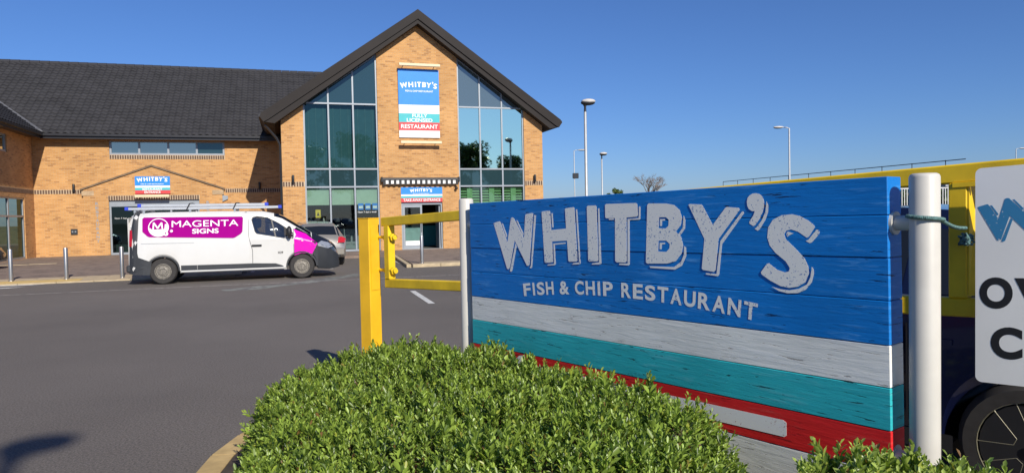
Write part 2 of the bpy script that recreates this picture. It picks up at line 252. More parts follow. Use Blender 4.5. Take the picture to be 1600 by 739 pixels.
M['s_red'] = pm('red_print', (0.66, 0.05, 0.055), 0.5, var=0.05); M['s_white'] = pm('white_panel', (0.78, 0.77, 0.74), 0.5, var=0.03)
M['black'] = pm('black_plastic', (0.018, 0.018, 0.020), 0.5); M['blackprint'] = pm('black_print', (0.012, 0.012, 0.014), 0.5)
M['cream'] = pm('cream_trough', (0.72, 0.60, 0.38), 0.5, var=0.05)
M['bluegrey'] = letter_mat('blue_print_letters', (0.035, 0.22, 0.42), (0.62, 0.64, 0.64), 0.30)
M['panelwhite'] = pm('panel_white', (0.86, 0.85, 0.81), 0.45, var=0.03)
M['vanwhite'] = pm('van_white', (0.61, 0.60, 0.57), 0.30, var=0.025, vs=2, coat=0.6)
M['vangrey'] = pm('van_dark_plastic', (0.028, 0.031, 0.036), 0.55, var=0.12)
M['magenta'] = pm('magenta_vinyl', (0.30, 0.003, 0.20), 0.9, var=0.03, spec=0.03); M['magenta_p'] = pm('magenta_wrap', (0.66, 0.0, 0.42), 0.25, var=0.03, coat=0.8)
M['carglass'] = glass_mat('vehicle_glass', (0.34, 0.40, 0.38), (0.8, 0.85, 0.85), 0.10)
M['darkglass'] = glass_mat('dark_vehicle_glass', (0, 0, 0), (0.7, 0.75, 0.8), 0.05, body=(0.012, 0.014, 0.016))
M['tyre'] = pm('tyre_rubber', (0.035, 0.032, 0.030), 0.85, var=0.2, vs=20); M['rim'] = pm('dirty_steel_rim', (0.22, 0.20, 0.17), 0.5, metal=0.5, var=0.45, vs=25)
M['chrome'] = pm('lamp_lens', (0.60, 0.62, 0.64), 0.12, metal=0.6, var=0.1, vs=30); M['taillight'] = pm('tail_light_red', (0.45, 0.012, 0.02), 0.15, var=0.3, vs=40, coat=0.5)
M['champagne'] = pm('champagne_paint', (0.40, 0.365, 0.31), 0.28, metal=0.55, var=0.03, coat=0.7)
M['blackpaint'] = pm('black_paint', (0.012, 0.012, 0.014), 0.25, var=0.05, coat=0.8); M['navy'] = pm('navy_paint', (0.004, 0.006, 0.026), 0.22, metal=0.0, var=0.05, coat=0.9)
M['ladder'] = pm('ladder_aluminium', (0.62, 0.63, 0.64), 0.35, metal=0.7, var=0.06); M['bluecap'] = pm('blue_plastic', (0.02, 0.05, 0.50), 0.5)
M['amber'] = pm('amber_lens', (0.8, 0.65, 0.6), 0.3)
M['lamp_pole'] = pm('galvanised_pole', (0.50, 0.51, 0.51), 0.5, metal=0.3, var=0.08); M['lamp_dark'] = pm('lamp_dark', (0.03, 0.032, 0.036), 0.4)
M['lamp_white'] = pm('lamp_pale_hood', (0.55, 0.52, 0.48), 0.45)
M['rope'] = pm('green_rope', (0.10, 0.19, 0.18), 0.9, var=0.5, vs=120); M['bark'] = pm('bark', (0.10, 0.075, 0.055), 0.95, var=0.3, vs=9, bmp=0.5)
M['shoot'] = pm('red_brown_shoot', (0.17, 0.085, 0.045), 0.8, var=0.3)
M['twig'] = pm('bare_twig', (0.20, 0.16, 0.135), 0.95, var=0.2)
M['leaf_box'] = leaf_mat('hedge_leaf', (0.045, 0.088, 0.012), (0.255, 0.350, 0.055), 0.28, 0.38)
M['leaf_box2'] = leaf_mat('shrub_leaf', (0.085, 0.140, 0.020), (0.320, 0.405, 0.085), 0.30, 0.36)
M['leaf_tree'] = leaf_mat('tree_leaf', (0.022, 0.050, 0.010), (0.055, 0.095, 0.02), 0.2)
M['leaf_far'] = leaf_mat('far_shrub_leaf', (0.05, 0.085, 0.02), (0.10, 0.14, 0.04), 0.2)
M['hedge_core'] = pm('hedge_shade_core', (0.030, 0.036, 0.012), 0.95, var=0.5, vs=25, bmp=0.8, bs=60)  # dark colour stands in for shade between the leaves
M['fence_white'] = pm('white_railing', (0.62, 0.62, 0.60), 0.5); M['clad'] = pm('grey_cladding', (0.30, 0.31, 0.33), 0.6)
M['seat'] = pm('seat_fabric', (0.02, 0.021, 0.024), 0.9); M['poster_yellow'] = pm('yellow_notice', (0.75, 0.55, 0.03), 0.6)

# ------------------------------------------------------------------ mesh building
class MB:
    def __init__(s): s.v = []; s.f = []
    def add(s, vs, fs):
        o = len(s.v); s.v += [tuple(p) for p in vs]; s.f += [tuple(i + o for i in q) for q in fs]; return s
    def box(s, x0, x1, y0, y1, z0, z1):
        return s.add([(x0, y0, z0), (x1, y0, z0), (x1, y1, z0), (x0, y1, z0), (x0, y0, z1), (x1, y0, z1), (x1, y1, z1), (x0, y1, z1)],
                     [(3, 2, 1, 0), (4, 5, 6, 7), (0, 1, 5, 4), (1, 2, 6, 5), (2, 3, 7, 6), (3, 0, 4, 7)])
    def cbox(s, x0, x1, y0, y1, z0, z1, c=0.01):      # box with chamfered edges
        bm = bmesh.new(); bmesh.ops.create_cube(bm, size=1)
        for v in bm.verts: v.co = Vector(((x0 + x1) / 2 + v.co.x * (x1 - x0), (y0 + y1) / 2 + v.co.y * (y1 - y0), (z0 + z1) / 2 + v.co.z * (z1 - z0)))
        bmesh.ops.bevel(bm, geom=bm.edges[:], offset=c, segments=1, affect='EDGES'); bm.verts.index_update()
        s.add([v.co for v in bm.verts], [[v.index for v in f.verts] for f in bm.faces]); bm.free(); return s
    def prism(s, pts, off, holes=()):                # flat outline (3D points) extruded by off; holes allowed
        loops = [[Vector(p) for p in pts]] + [[Vector(p) for p in h] for h in holes]
        tris = tessellate_polygon(loops); flat = [p for lp in loops for p in lp]; n = len(flat); off = Vector(off)
        vs = flat + [p + off for p in flat]; fs = []
        for a, b_, c in tris: fs.append((a, b_, c)); fs.append((c + n, b_ + n, a + n))
        k = 0
        for lp in loops:
            m = len(lp)
            for i in range(m): fs.append((k + i, k + (i + 1) % m, n + k + (i + 1) % m, n + k + i))
            k += m
        return s.add(vs, fs)
    def tube(s, p0, p1, r0_, r1_=None, n=10, caps=True):
        r1_ = r0_ if r1_ is None else r1_; p0 = Vector(p0); p1 = Vector(p1); d = (p1 - p0).normalized()
        a = d.orthogonal().normalized(); b_ = d.cross(a); vs = []
        for p, r in ((p0, r0_), (p1, r1_)):
            for i in range(n): t = 2 * math.pi * i / n; vs.append(p + a * (r * math.cos(t)) + b_ * (r * math.sin(t)))
        fs = [(i, (i + 1) % n, n + (i + 1) % n, n + i) for i in range(n)]
        if caps: fs += [tuple(range(n - 1, -1, -1)), tuple(range(n, 2 * n))]
        return s.add(vs, fs)
    def path(s, pts, r, n=8):
        pts = [Vector(p) for p in pts]; rs = r if isinstance(r, (list, tuple)) else [r] * len(pts); vs = []; a = None
        for i, p in enumerate(pts):
            d = (pts[min(i + 1, len(pts) - 1)] - pts[max(i - 1, 0)]).normalized()
            a = d.orthogonal().normalized() if a is None else (a - d * a.dot(d)).normalized()
            b_ = d.cross(a)
            for k in range(n): t = 2 * math.pi * k / n; vs.append(p + a * (rs[i] * math.cos(t)) + b_ * (rs[i] * math.sin(t)))
        m = len(pts); fs = [(j * n + i, j * n + (i + 1) % n, (j + 1) * n + (i + 1) % n, (j + 1) * n + i) for j in range(m - 1) for i in range(n)]
        fs += [tuple(range(n - 1, -1, -1)), tuple(range((m - 1) * n, m * n))]
        return s.add(vs, fs)
    def lathe(s, prof, c=(0, 0, 0), axis='Z', n=20, caps=True):
        c = Vector(c); vs = []
        for r, h in prof:
            for i in range(n):
                t = 2 * math.pi * i / n; x, y = r * math.cos(t), r * math.sin(t)
                vs.append(c + (Vector((x, y, h)) if axis == 'Z' else Vector((x, h, y)) if axis == 'Y' else Vector((h, x, y))))
        m = len(prof); fs = [(j * n + i, j * n + (i + 1) % n, (j + 1) * n + (i + 1) % n, (j + 1) * n + i) for j in range(m - 1) for i in range(n)]
        if caps and prof[0][0] > 1e-6: fs.append(tuple(range(n - 1, -1, -1)))
        if caps and prof[-1][0] > 1e-6: fs.append(tuple(range((m - 1) * n, m * n)))
        return s.add(vs, fs)
    def ell(s, c, rx, ry, rz, n=14, m=9):
        vs = []; c = Vector(c)
        for j in range(m + 1):
            ph = math.pi * j / m
            for i in range(n): t = 2 * math.pi * i / n; vs.append(c + Vector((rx * math.sin(ph) * math.cos(t), ry * math.sin(ph) * math.sin(t), rz * math.cos(ph))))
        return s.add(vs, [(j * n + i, (j + 1) * n + i, (j + 1) * n + (i + 1) % n, j * n + (i + 1) % n) for j in range(m) for i in range(n)])
    def xf(s, mat): s.v = [tuple(mat @ Vector(p)) for p in s.v]; return s
    def mesh(s, name, mat, smooth=False):
        me = bpy.data.meshes.new(name); me.from_pydata(s.v, [], s.f); me.materials.append(mat)
        bm = bmesh.new(); bm.from_mesh(me); bmesh.ops.remove_doubles(bm, verts=bm.verts, dist=1e-5)
        bmesh.ops.recalc_face_normals(bm, faces=bm.faces); bm.to_mesh(me); bm.free()
        if smooth:
            me.shade_smooth()
            if smooth is not True: me.set_sharp_from_angle(angle=R(smooth))
        return me

def link(name, me, parent=None, kind=None, label=None):
    o = bpy.data.objects.new(name, me); COL.objects.link(o)
    if parent is not None:
        o.parent = parent
        if parent.get('_g'):                           # children of a thing whose meshes are given in place coordinates
            o.matrix_parent_inverse = Matrix.Translation(parent.location).inverted()
    if kind: o['kind'] = kind
    if label: o['label'] = label
    return o

def part(parent, name, mb, mat=None, smooth=False, kind=None, label=None):
    return link(name, mb.mesh(name, mat, smooth) if isinstance(mb, MB) else mb, parent, kind, label)

def tag(o, label, cat, group=None):
    o['label'] = label; o['category'] = cat
    if group: o['group'] = group
    return o

def thing(name, label, cat, loc=(0, 0, 0), rz=0.0, group=None, place=False):
    o = bpy.data.objects.new(name, None); COL.objects.link(o); o.empty_display_size = 0.2
    o.location = loc; o.rotation_euler = (0, 0, rz)
    if place: o['_g'] = 1
    return tag(o, label, cat, group)

def struct(name, mb, mat, smooth=False):
    o = part(None, name, mb, mat, smooth); o['kind'] = 'structure'; return o

def dup(root, loc, rz, label, group=None, parent=None):
    def rec(o, p):
        c = o.copy(); COL.objects.link(c); c.parent = p
        for ch in o.children: rec(ch, c)
        return c
    r = rec(root, parent); r.location = loc; r.rotation_euler = (0, 0, rz); r['label'] = label
    if group: r['group'] = group
    return r

def npmesh(name, V, Fq, mat, smooth=False):            # big meshes from arrays; Fq is (m, 3) or (m, 4)
    me = bpy.data.meshes.new(name); k = Fq.shape[1]
    me.vertices.add(len(V)); me.vertices.foreach_set('co', np.ascontiguousarray(V, dtype=np.float32).ravel())
    me.loops.add(Fq.size); me.loops.foreach_set('vertex_index', np.ascontiguousarray(Fq, dtype=np.int32).ravel())
    me.polygons.add(len(Fq)); me.polygons.foreach_set('loop_start', np.arange(0, Fq.size, k, dtype=np.int32))
    me.update(calc_edges=True); me.validate(); me.materials.append(mat)
    if smooth: me.shade_smooth()
    return me

_txt = {}
def text2d(s, bold=0.0):
    key = (s, bold)
    if key not in _txt:
        cu = bpy.data.curves.new('t', 'FONT'); cu.body = s; cu.size = 1; cu.offset = bold; cu.resolution_u = 7
        o = bpy.data.objects.new('t', cu); COL.objects.link(o)
        dg = bpy.context.evaluated_depsgraph_get(); dg.update(); me = bpy.data.meshes.new_from_object(o.evaluated_get(dg))
        _txt[key] = ([tuple(v.co[:2]) for v in me.vertices], [tuple(p.vertices) for p in me.polygons])
        bpy.data.objects.remove(o); bpy.data.curves.remove(cu); bpy.data.meshes.remove(me)
    return _txt[key]

def text_mb(s, org, ux, uy, w, h, bold=0.0, raise_=0.003):
    # a line of lettering fitted into w x h at org, running along ux with uy up; raised a little off its panel
    vs, fs = text2d(s, bold); xs = [p[0] for p in vs]; ys = [p[1] for p in vs]
    org = Vector(org); ux = Vector(ux).normalized(); uy = Vector(uy).normalized(); nn = ux.cross(uy)
    sx = w / (max(xs) - min(xs)); sy = h / (max(ys) - min(ys)); mb = MB()
    mb.add([org + ux * ((x - min(xs)) * sx) + uy * ((y - min(ys)) * sy) + nn * raise_ for x, y in vs], fs)
    return mb
def flat_mesh(mb, name, mat):
    me = bpy.data.meshes.new(name); me.from_pydata(mb.v, [], mb.f); me.materials.append(mat); return me
# ================================================================== ground, road, pavements
struct('ground', MB().add([(-900, -900, -0.03), (900, -900, -0.03), (900, 900, -0.03), (-900, 900, -0.03)], [(0, 1, 2, 3)]), M['verge'])
struct('car_park', MB().add([(-45, -40, 0), (60, -40, 0), (60, 70, 0), (-45, 70, 0)], [(0, 1, 2, 3)]), M['asphalt'])
def marking(name, pts, mat, z=0.004):
    return struct(name, MB().add([(x, y, z) for x, y in pts], [tuple(range(len(pts)))]), mat)
marking('road_marking', [(-25, 18.98), (-3, 18.92), (9, 18.78), (9, 18.86), (-3, 19.0), (-25, 19.08)], M['roadthin'])
marking('road_marking', [(2.42, 12.9), (2.54, 12.9), (2.58, 15.3), (2.46, 15.3)], M['roadwhite'])
marking('road_marking', [(-12, 21.45), (-6.6, 21.75), (-6.25, 22.0), (-12, 21.95)], M['roadwhite'])
marking('road_marking', [(-12, 20.55), (-6.9, 21.0), (-6.6, 21.25), (-12, 21.05)], M['roadwhite'])
marking('road_marking', [(-3.2, 5.2), (-2.12, 6.02), (-2.16, 6.12), (-3.3, 5.4)], M['roadwhite'])
for k in range(3):
    marking('bay_line', [(0.1 + k * 2.4 - 1.3, 23.2), (0.2 + k * 2.4 - 1.3, 23.2), (0.2 + k * 2.4 - 1.3, 27.8), (0.1 + k * 2.4 - 1.3, 27.8)], M['roadthin'])
# pale dust swept over the asphalt in front of the van
pts = []
for i in range(15):
    t = i / 14; x = -1.5 + 3.4 * t; y = 17.6 + 3.0 * t ** 1.6; w = 0.20 + 0.16 * math.sin(t * 7) ** 2 + 0.14 * t
    pts.append(((x, y - w), (x - 0.1, y + w)))
marking('dust_stain', [p[0] for p in pts] + [p[1] for p in reversed(pts)], M['dust'], 0.0025)

def pavement(name, outline, front, labelside):
    o = struct(name, MB().prism([(x, y, -0.05) for x, y in outline], (0, 0, 0.15)), M['paving']); return o
pv1 = pavement('pavement', [(-45, 22.98), (-1.45, 22.98), (-1.3, 23.1), (-1.3, 29.0), (4.1, 29.0), (3.75, 22.75), (3.9, 22.55), (40, 22.55), (40, 32.7), (12.2, 32.7), (12.2, 60), (-45, 60)], None, None)
kerb_me = MB().cbox(0, 0.9, 0, 0.15, -0.06, 0.104, 0.012).mesh('kerb_stone', M['kerbc'])
def put(name, me, parent, loc, rz=0):
    o = link(name, me, parent); o.location = loc; o.rotation_euler = (0, 0, rz); return o
kerb_low = MB().cbox(0, 0.9, 0, 0.15, -0.06, 0.034, 0.01).mesh('kerb_stone', M['kerbc'])
for k in range(13): put('kerb_stone', kerb_low, pv1, (-13.4 + k * 0.91, 22.04, 0))
for k in range(12): put('kerb_stone', kerb_me, pv1, (3.72 + k * 0.91, 22.39, 0))
for k in range(-1, 6): put('kerb_stone', kerb_me, pv1, (4.085 - 0.0585 * (6 - k) , 23.35 + 0.91 * k, 0), R(-93.2) + math.pi)
slab_me = MB().cbox(0, 0.595, 0, 0.395, 0.09, 0.108, 0.006).mesh('paving_slab', M['slab'])
tac_me = MB().cbox(0, 0.595, 0, 0.395, 0.09, 0.110, 0.006).mesh('tactile_slab', M['tactile'])
for r_ in range(2):
    for k in range(20):
        x = -13.4 + k * 0.6
        near = any(abs(x + 0.3 - b) < 0.5 for b in (-7.36, -6.02)) and r_ == 0
        put('tactile_slab' if near else 'paving_slab', tac_me if near else slab_me, pv1, (x, 22.2 + r_ * 0.4, -0.072 + r_ * 0.035)).rotation_euler = (R(5.0), 0, 0)
    for k in range(14): put('paving_slab', slab_me, pv1, (4.1 + k * 0.6, 22.56 + r_ * 0.4, 0))
slab2 = MB().cbox(0, 0.9, 0, 0.3, 0.09, 0.109, 0.006).mesh('edging_slab', M['kerbc'])
for k in range(4): put('edging_slab', slab2, pv1, (-12.2 + k * 0.91, 30.4 + k * 0.16, 0), R(10))

# planting bed with its kerb
bed = [(-0.62, 4.6), (-0.52, 5.15), (-0.37, 5.5), (-0.12, 5.82), (0.25, 6.1), (0.62, 6.2), (1.0, 5.7), (1.45, 4.9), (2.2, 2.8), (3.2, 0.4), (2.0, -1.2), (0.2, -0.6), (-0.35, 1.6), (-0.62, 3.6)]
struct('planting_bed', MB().prism([(x, y, -0.02) for x, y in bed], (0, 0, 0.07)), M['soil'])
kb = struct('bed_kerb', MB().prism([(x, y, -0.02) for x, y in [(-0.6, 3.4), (-0.57, 3.4), (-0.59, 4.4), (-0.62, 4.4)]], (0, 0, 0.03)), M['kerby'])
line = [Vector((-0.66, 3.0)), Vector((-0.62, 3.8)), Vector((-0.55, 4.6)), Vector((-0.47, 5.05)), Vector((-0.33, 5.45)), Vector((-0.10, 5.82)), Vector((0.22, 6.12)), Vector((0.70, 6.22)), Vector((1.1, 5.8))]
for i in range(len(line) - 1):
    a, b = line[i], line[i + 1]; d = (b - a).normalized(); nn = Vector((-d.y, d.x)) * 0.075; a2 = a + d * 0.004; b2 = b - d * 0.004
    part(kb, 'kerb_stone', MB().prism([(*(a2 - nn), -0.03), (*(b2 - nn), -0.03), (*(b2 + nn), -0.03), (*(a2 + nn), -0.03)], (0, 0, 0.085)), M['kerby'])

# ================================================================== the restaurant building
YB, YM, YP = 32.64, 37.6, 37.47         # front planes: gabled block, long range, porch
XL, XR, XC = -0.25, 11.95, 5.85
BLD = thing('restaurant_building', 'buff brick restaurant with dark tiled roof, glazed gable block and lower range', 'building', (5.85, 32.64, 0.1), place=True)
def gz(x): return 10.45 - 0.705 * abs(x - XC)       # gable wall top
def yz(pts, y): return [(x, y, z) for x, z in pts]
WT = 0.3
# gabled block front: piers and pieces round the glazing
GL = (0.70, 3.97); GR = (7.72, 11.0)
front = MB()
front.prism(yz([(XL, 0.05), (GL[0], 0.05), (GL[0], gz(GL[0])), (XL, gz(XL))], YB), (0, WT, 0))
front.prism(yz([(GR[1], 0.05), (XR, 0.05), (XR, gz(XR)), (GR[1], gz(GR[1]))], YB), (0, WT, 0))
DX0, DX1, DZ = 4.95, 6.89, 2.98
front.prism(yz([(GL[1], 0.05), (DX0, 0.05), (DX0, DZ), (DX1, DZ), (DX1, 0.05), (GR[0], 0.05), (GR[0], gz(GR[0])), (XC, gz(XC)), (GL[1], gz(GL[1]))], YB), (0, WT, 0))
part(BLD, 'gable_wall', front, M['brick'])
part(BLD, 'side_wall', MB().box(XL, XL + WT, YB + WT, YM + 6, 0.05, 6.1), M['brick'])
part(BLD, 'side_wall', MB().box(XR - WT, XR, YB + WT, YM + 6, 0.05, 6.1), M['brick'])
part(BLD, 'rear_wall', MB().prism(yz([(XL, 0.05), (XR, 0.05), (XR, gz(XR)), (XC, gz(XC)), (XL, gz(XL))], YM + 6), (0, WT, 0)), M['brick'])
# rooms behind the glass
part(BLD, 'room', MB().prism(yz([(XL + 0.31, 0.05), (XR - 0.31, 0.05), (XR - 0.31, gz(XR - 0.31) - .1), (XC, gz(XC) - .1), (XL + 0.31, gz(XL + 0.31) - .1)], 38.0), (0, 0.1, 0)).box(XL + WT + 0.01, XR - WT - 0.01, YB + 0.35, 38.0, 3.25, 3.5).box(XL + WT + 0.01, XR - WT - 0.01, YB + 0.35, 38.0, 0.02, 0.11), M['room'])
for x in (4.0, 7.6): part(BLD, 'partition', MB().box(x, x + 0.1, YB + 0.35, 38, 0.12, 3.2), M['room'])
part(BLD, 'counter', MB().cbox(0.9, 3.4, 35.2, 35.9, 0.11, 1.1, 0.02), M['alu'])
part(BLD, 'counter', MB().cbox(4.4, 7.3, 36.2, 36.8, 0.11, 1.15, 0.02), M['s_teal'])

# glazed bays
TR = (6.77, 3.84, 3.03)
def glazing(name, x0, x1, left):
    xs = [x0 + (x1 - x0) * k / 3 for k in range(4)]; fr = MB(); y0, y1 = YB + 0.06, YB + 0.16; t = 0.035
    for i, x in enumerate(xs):
        a = x if i == 0 else x - 2 * t if i == 3 else x - t
        hi = min(gz(a), gz(a + 2 * t)) - 0.02
        fr.box(a, a + 2 * t, y0, y1, 0.11, hi)
    for z in TR: fr.box(x0 + 2 * t, x1 - 2 * t, y0 - 0.012, y1 - 0.004, z - t, z + t)
    fr.box(x0 + 2 * t, x1 - 2 * t, y0 - 0.012, y1 - 0.004, 0.11, 0.2)
    s = -1 if left else 1
    a, b = (x0, x1)
    fr.prism([(a, y0 + 0.006, gz(a) - 0.13), (b, y0 + 0.006, gz(b) - 0.13), (b, y0 + 0.006, gz(b) - 0.04), (a, y0 + 0.006, gz(a) - 0.04)], (0, 0.08, 0))
    w = part(BLD, name, fr, M['alu'])
    rows = [(0.2, TR[2], 'g_shop'), (TR[2], TR[1], 'spandrel'), (TR[1], TR[0], 'g_dark' if left else 'g_cyan')]
    for i in range(3):
        p0, p1 = xs[i] + t, xs[i + 1] - t
        for z0, z1, mk in rows:
            if mk == 'spandrel': part(w, 'spandrel_panel', MB().box(p0, p1, YB + 0.10, YB + 0.125, z0 + t, z1 - t), M[mk])
            else: part(w, 'pane', MB().add(yz([(p0, z0 + t), (p1, z0 + t), (p1, z1 - t), (p0, z1 - t)], YB + 0.11), [(0, 1, 2, 3)]), M[mk])
        part(w, 'pane', MB().add(yz([(p0, TR[0] + t), (p1, TR[0] + t), (p1, gz(p1) - 0.05), (p0, gz(p0) - 0.05)], YB + 0.11), [(0, 1, 2, 3)]), M['spandrel' if left else 'g_top'])
    return w, xs
wl_, xs = glazing('window', *GL, True); wr_, xr = glazing('window', *GR, False)
for i in range(3):
    part(wl_, 'roller_blind', MB().box(xs[i] + 0.06, xs[i + 1] - 0.06, YB + 0.2, YB + 0.21, 2.28, 2.98).cbox(xs[i] + 0.06, xs[i + 1] - 0.06, YB + 0.19, YB + 0.225, 2.22, 2.28, 0.005), M['blind'])
    part(wl_, 'closed_blind', MB().box(xs[i] + 0.04, xs[i + 1] - 0.04, YB + 0.32, YB + 0.33, 3.9, 6.75), M['dark_blind'])
    for k in range(3):
        x = xs[i] + 0.2 + k * 0.33; part(wl_, 'blind_slat', MB().box(x, x + 0.035, YB + 0.3, YB + 0.31, 3.95, 6.7), M['slat_blind'])
    x0, x1 = xr[i] + 0.05, xr[i + 1] - 0.05; c = (x0 + x1) / 2
    sh = part(wr_, 'shutter', MB().box(c - 0.13, c + 0.13, YB + 0.18, YB + 0.2, 0.25, 2.97), M['green'])
    for q in range(8): part(sh, 'louvre', MB().prism([(x0, YB + 0.2, 2.9 - q * 0.13), (x0, YB + 0.25, 2.96 - q * 0.13), (x0, YB + 0.25, 2.945 - q * 0.13), (x0, YB + 0.2, 2.885 - q * 0.13)], (x1 - x0, 0, 0)), M['green'])
# notices inside the shop window
for k, x in enumerate((3.0, 3.32, 3.64)):
    po = tag(part(None, 'poster', MB().box(x, x + 0.24, YB + 0.13, YB + 0.134, 1.98, 2.28), M['s_blue']), ('leftmost', 'middle', 'rightmost')[k] + ' of three small blue posters in the shop window by the pier', 'poster', 'posters in the shop window')
    part(po, 'picture', MB().box(x + 0.03, x + 0.21, YB + 0.124, YB + 0.127, 2.05, 2.16), M['s_white'])
op = part(BLD, 'window_lettering', flat_mesh(text_mb('Open 7 days a week', (2.98, YB + 0.105, 1.83), (1, 0, 0), (0, 0, 1), 0.85, 0.09, 0.0), 'window_lettering', M['l_clean']), kind='stuff')
yn = tag(part(None, 'wet_floor_notice', MB().box(1.12, 1.34, YB + 0.13, YB + 0.135, 1.66, 2.02), M['poster_yellow']), 'small yellow notice behind the shop window above the hatchback', 'notice')
part(yn, 'pictogram', MB().prism(yz([(1.17, 1.75), (1.29, 1.75), (1.23, 1.93)], YB + 0.124), (0, 0.003, 0)), M['blackprint'])
# pendant lamps, seen faintly inside
for k in range(5):
    x = 0.95 + k * 0.62
    lm = thing('pendant_lamp', ('first', 'second', 'third', 'fourth', 'fifth')[k] + ' pendant lamp from the left inside the dark shop window', 'pendant lamp', (x, 34.6, 1.45), 0, 'pendants in the shop')
    part(lm, 'cord', MB().tube((0, 0, 0.2), (0, 0, 1.8), 0.008, n=6), M['black']); part(lm, 'shade', MB().lathe([(0.03, 0.2), (0.06, 0.16), (0.13, 0.0), (0.12, 0.0), (0.05, 0.15)], n=14), M['s_white'], True)

# soldier courses: each brick real, joined (each only 3 px wide)
def soldiers(parent, x0, x1, y, z0, z1, axis='x', name='soldier_course'):
    part(parent, 'mortar_bed', MB().box(*((x0, x1, y + 0.002, y + 0.05) if axis == 'x' else (y - 0.05, y - 0.002, x0, x1)), z0, z1) if axis == 'x' else MB().box(y - 0.05, y + 0.003, x0, x1, z0, z1), M['mortar'])
    mb = MB(); n = int((x1 - x0) / 0.105)
    for k in range(n):
        a = x0 + 0.015 + k * (x1 - x0 - 0.02) / n; b = a + 0.075
        if axis == 'x': mb.box(a, b, y - 0.008, y + 0.03, z0 + 0.01, z1 - 0.01)
        else: mb.box(y - 0.03, y + 0.012, a, b, z0 + 0.01, z1 - 0.01)
    part(parent, name, mb, M['soldier'], kind='stuff')
soldiers(BLD, XL, GL[0] - 0.01, YB - 0.006, 3.05, 3.27); soldiers(BLD, GR[1] + 0.01, XR, YB - 0.006, 3.05, 3.27)

# roof of the block: verge boards, soffit, two slopes
def rz_(x): return 11.06 - 0.705 * abs(x - XC)
YV = YB - 0.5; EL, ER = -1.05, 12.75; TK = 0.42
roof = MB()
for s in (-1, 1):
    xe = EL if s < 0 else ER
    pts = [(XC, rz_(XC)), (xe, rz_(xe)), (xe + 0.05 * s, rz_(xe) - 0.14), (xe - 0.12 * s, rz_(xe) - 0.36), (xe - 0.55 * s, rz_(xe) - 0.42 + 0.0), (XC, rz_(XC) - 0.62)]
    roof.prism(yz(pts, YV + 0.06), (0, 12.5, 0))
rf = part(BLD, 'gable_roof', roof, M['fascia'])
for s in (-1, 1):
    xe = EL if s < 0 else ER
    part(rf, 'verge_board', MB().prism(yz([(XC, rz_(XC) + 0.01), (xe - 0.01 * s, rz_(xe) + 0.012), (xe + 0.06 * s, rz_(xe) - 0.14), (xe - 0.1 * s, rz_(xe) - 0.37), (xe - 0.30 * s, rz_(xe) - 0.26), (XC, rz_(XC) - TK)], YV), (0, 0.055, 0)), M['fascia'])
    part(rf, 'gutter', MB().box(min(xe, xe + 0.1 * s), max(xe, xe + 0.1 * s), YV + 0.1, YB + 5, rz_(xe) - 0.16, rz_(xe) - 0.03), M['gutter'])
part(BLD, 'downpipe', MB().path([(EL + 0.15, YB - 0.2, 5.72), (XL - 0.2, YB + 0.06, 5.2), (XL - 0.06, YB + 0.10, 4.9), (XL - 0.06, YB + 0.10, 0.1)], 0.055), M['gutter'], 40)

# long range: wall, strip window, porch
main = MB()
W0, W1, WZ0, WZ1 = -8.05, -2.97, 4.84, 5.5
main.prism(yz([(-11.2, 0.05), (-8.12, 0.05), (-8.12, 2.69), (-4.18, 2.69), (-4.18, 0.05), (XL, 0.05), (XL, 5.8), (-11.2, 5.8)], YM), (0, WT, 0), holes=[yz([(W0, WZ0), (W1, WZ0), (W1, WZ1), (W0, WZ1)], YM)])
part(BLD, 'main_wall', main, M['brick'])
part(BLD, 'room', MB().box(-11, XL - 0.05, YM + 3, YM + 3.1, 0.1, 6).box(-11, XL - 0.05, YM + 0.35, YM + 3, 3.3, 3.5), M['room'])
fr = MB(); y0 = YM + 0.06
fr.box(W0, W1, y0, y0 + 0.08, WZ0, WZ0 + 0.09).box(W0, W1, y0, y0 + 0.08, WZ1 - 0.06, WZ1)
step = (W1 - W0) / 4
for k in range(5):
    a = W0 + k * step - (0.045 if 0 < k < 4 else 0 if k == 0 else 0.09); fr.box(a, a + 0.09, y0 + 0.005, y0 + 0.085, WZ0 + 0.09, WZ1 - 0.06)
w3 = part(BLD, 'window', fr, M['alu'])
for k in range(4):
    a = W0 + k * step + 0.05; b = W0 + (k + 1) * step - 0.05
    part(w3, 'pane', MB().add(yz([(a, WZ0 + 0.08), (b, WZ0 + 0.08), (b, WZ1 - 0.05), (a, WZ1 - 0.05)], y0 + 0.04), [(0, 1, 2, 3)]), M['g_strip' if k < 3 else 'spandrel'])
    if k < 3: part(w3, 'window_blind', MB().box(a, b, y0 + 0.14, y0 + 0.15, WZ0 + 0.05, WZ1), M['slat_blind'])
soldiers(BLD, W0, W1, YM - 0.006, 4.63, 4.83)
soldiers(BLD, -11.19, -9.1, YM - 0.006, 3.0, 3.2); soldiers(BLD, -3.0, XL - 0.01, YM - 0.006, 3.0, 3.2)
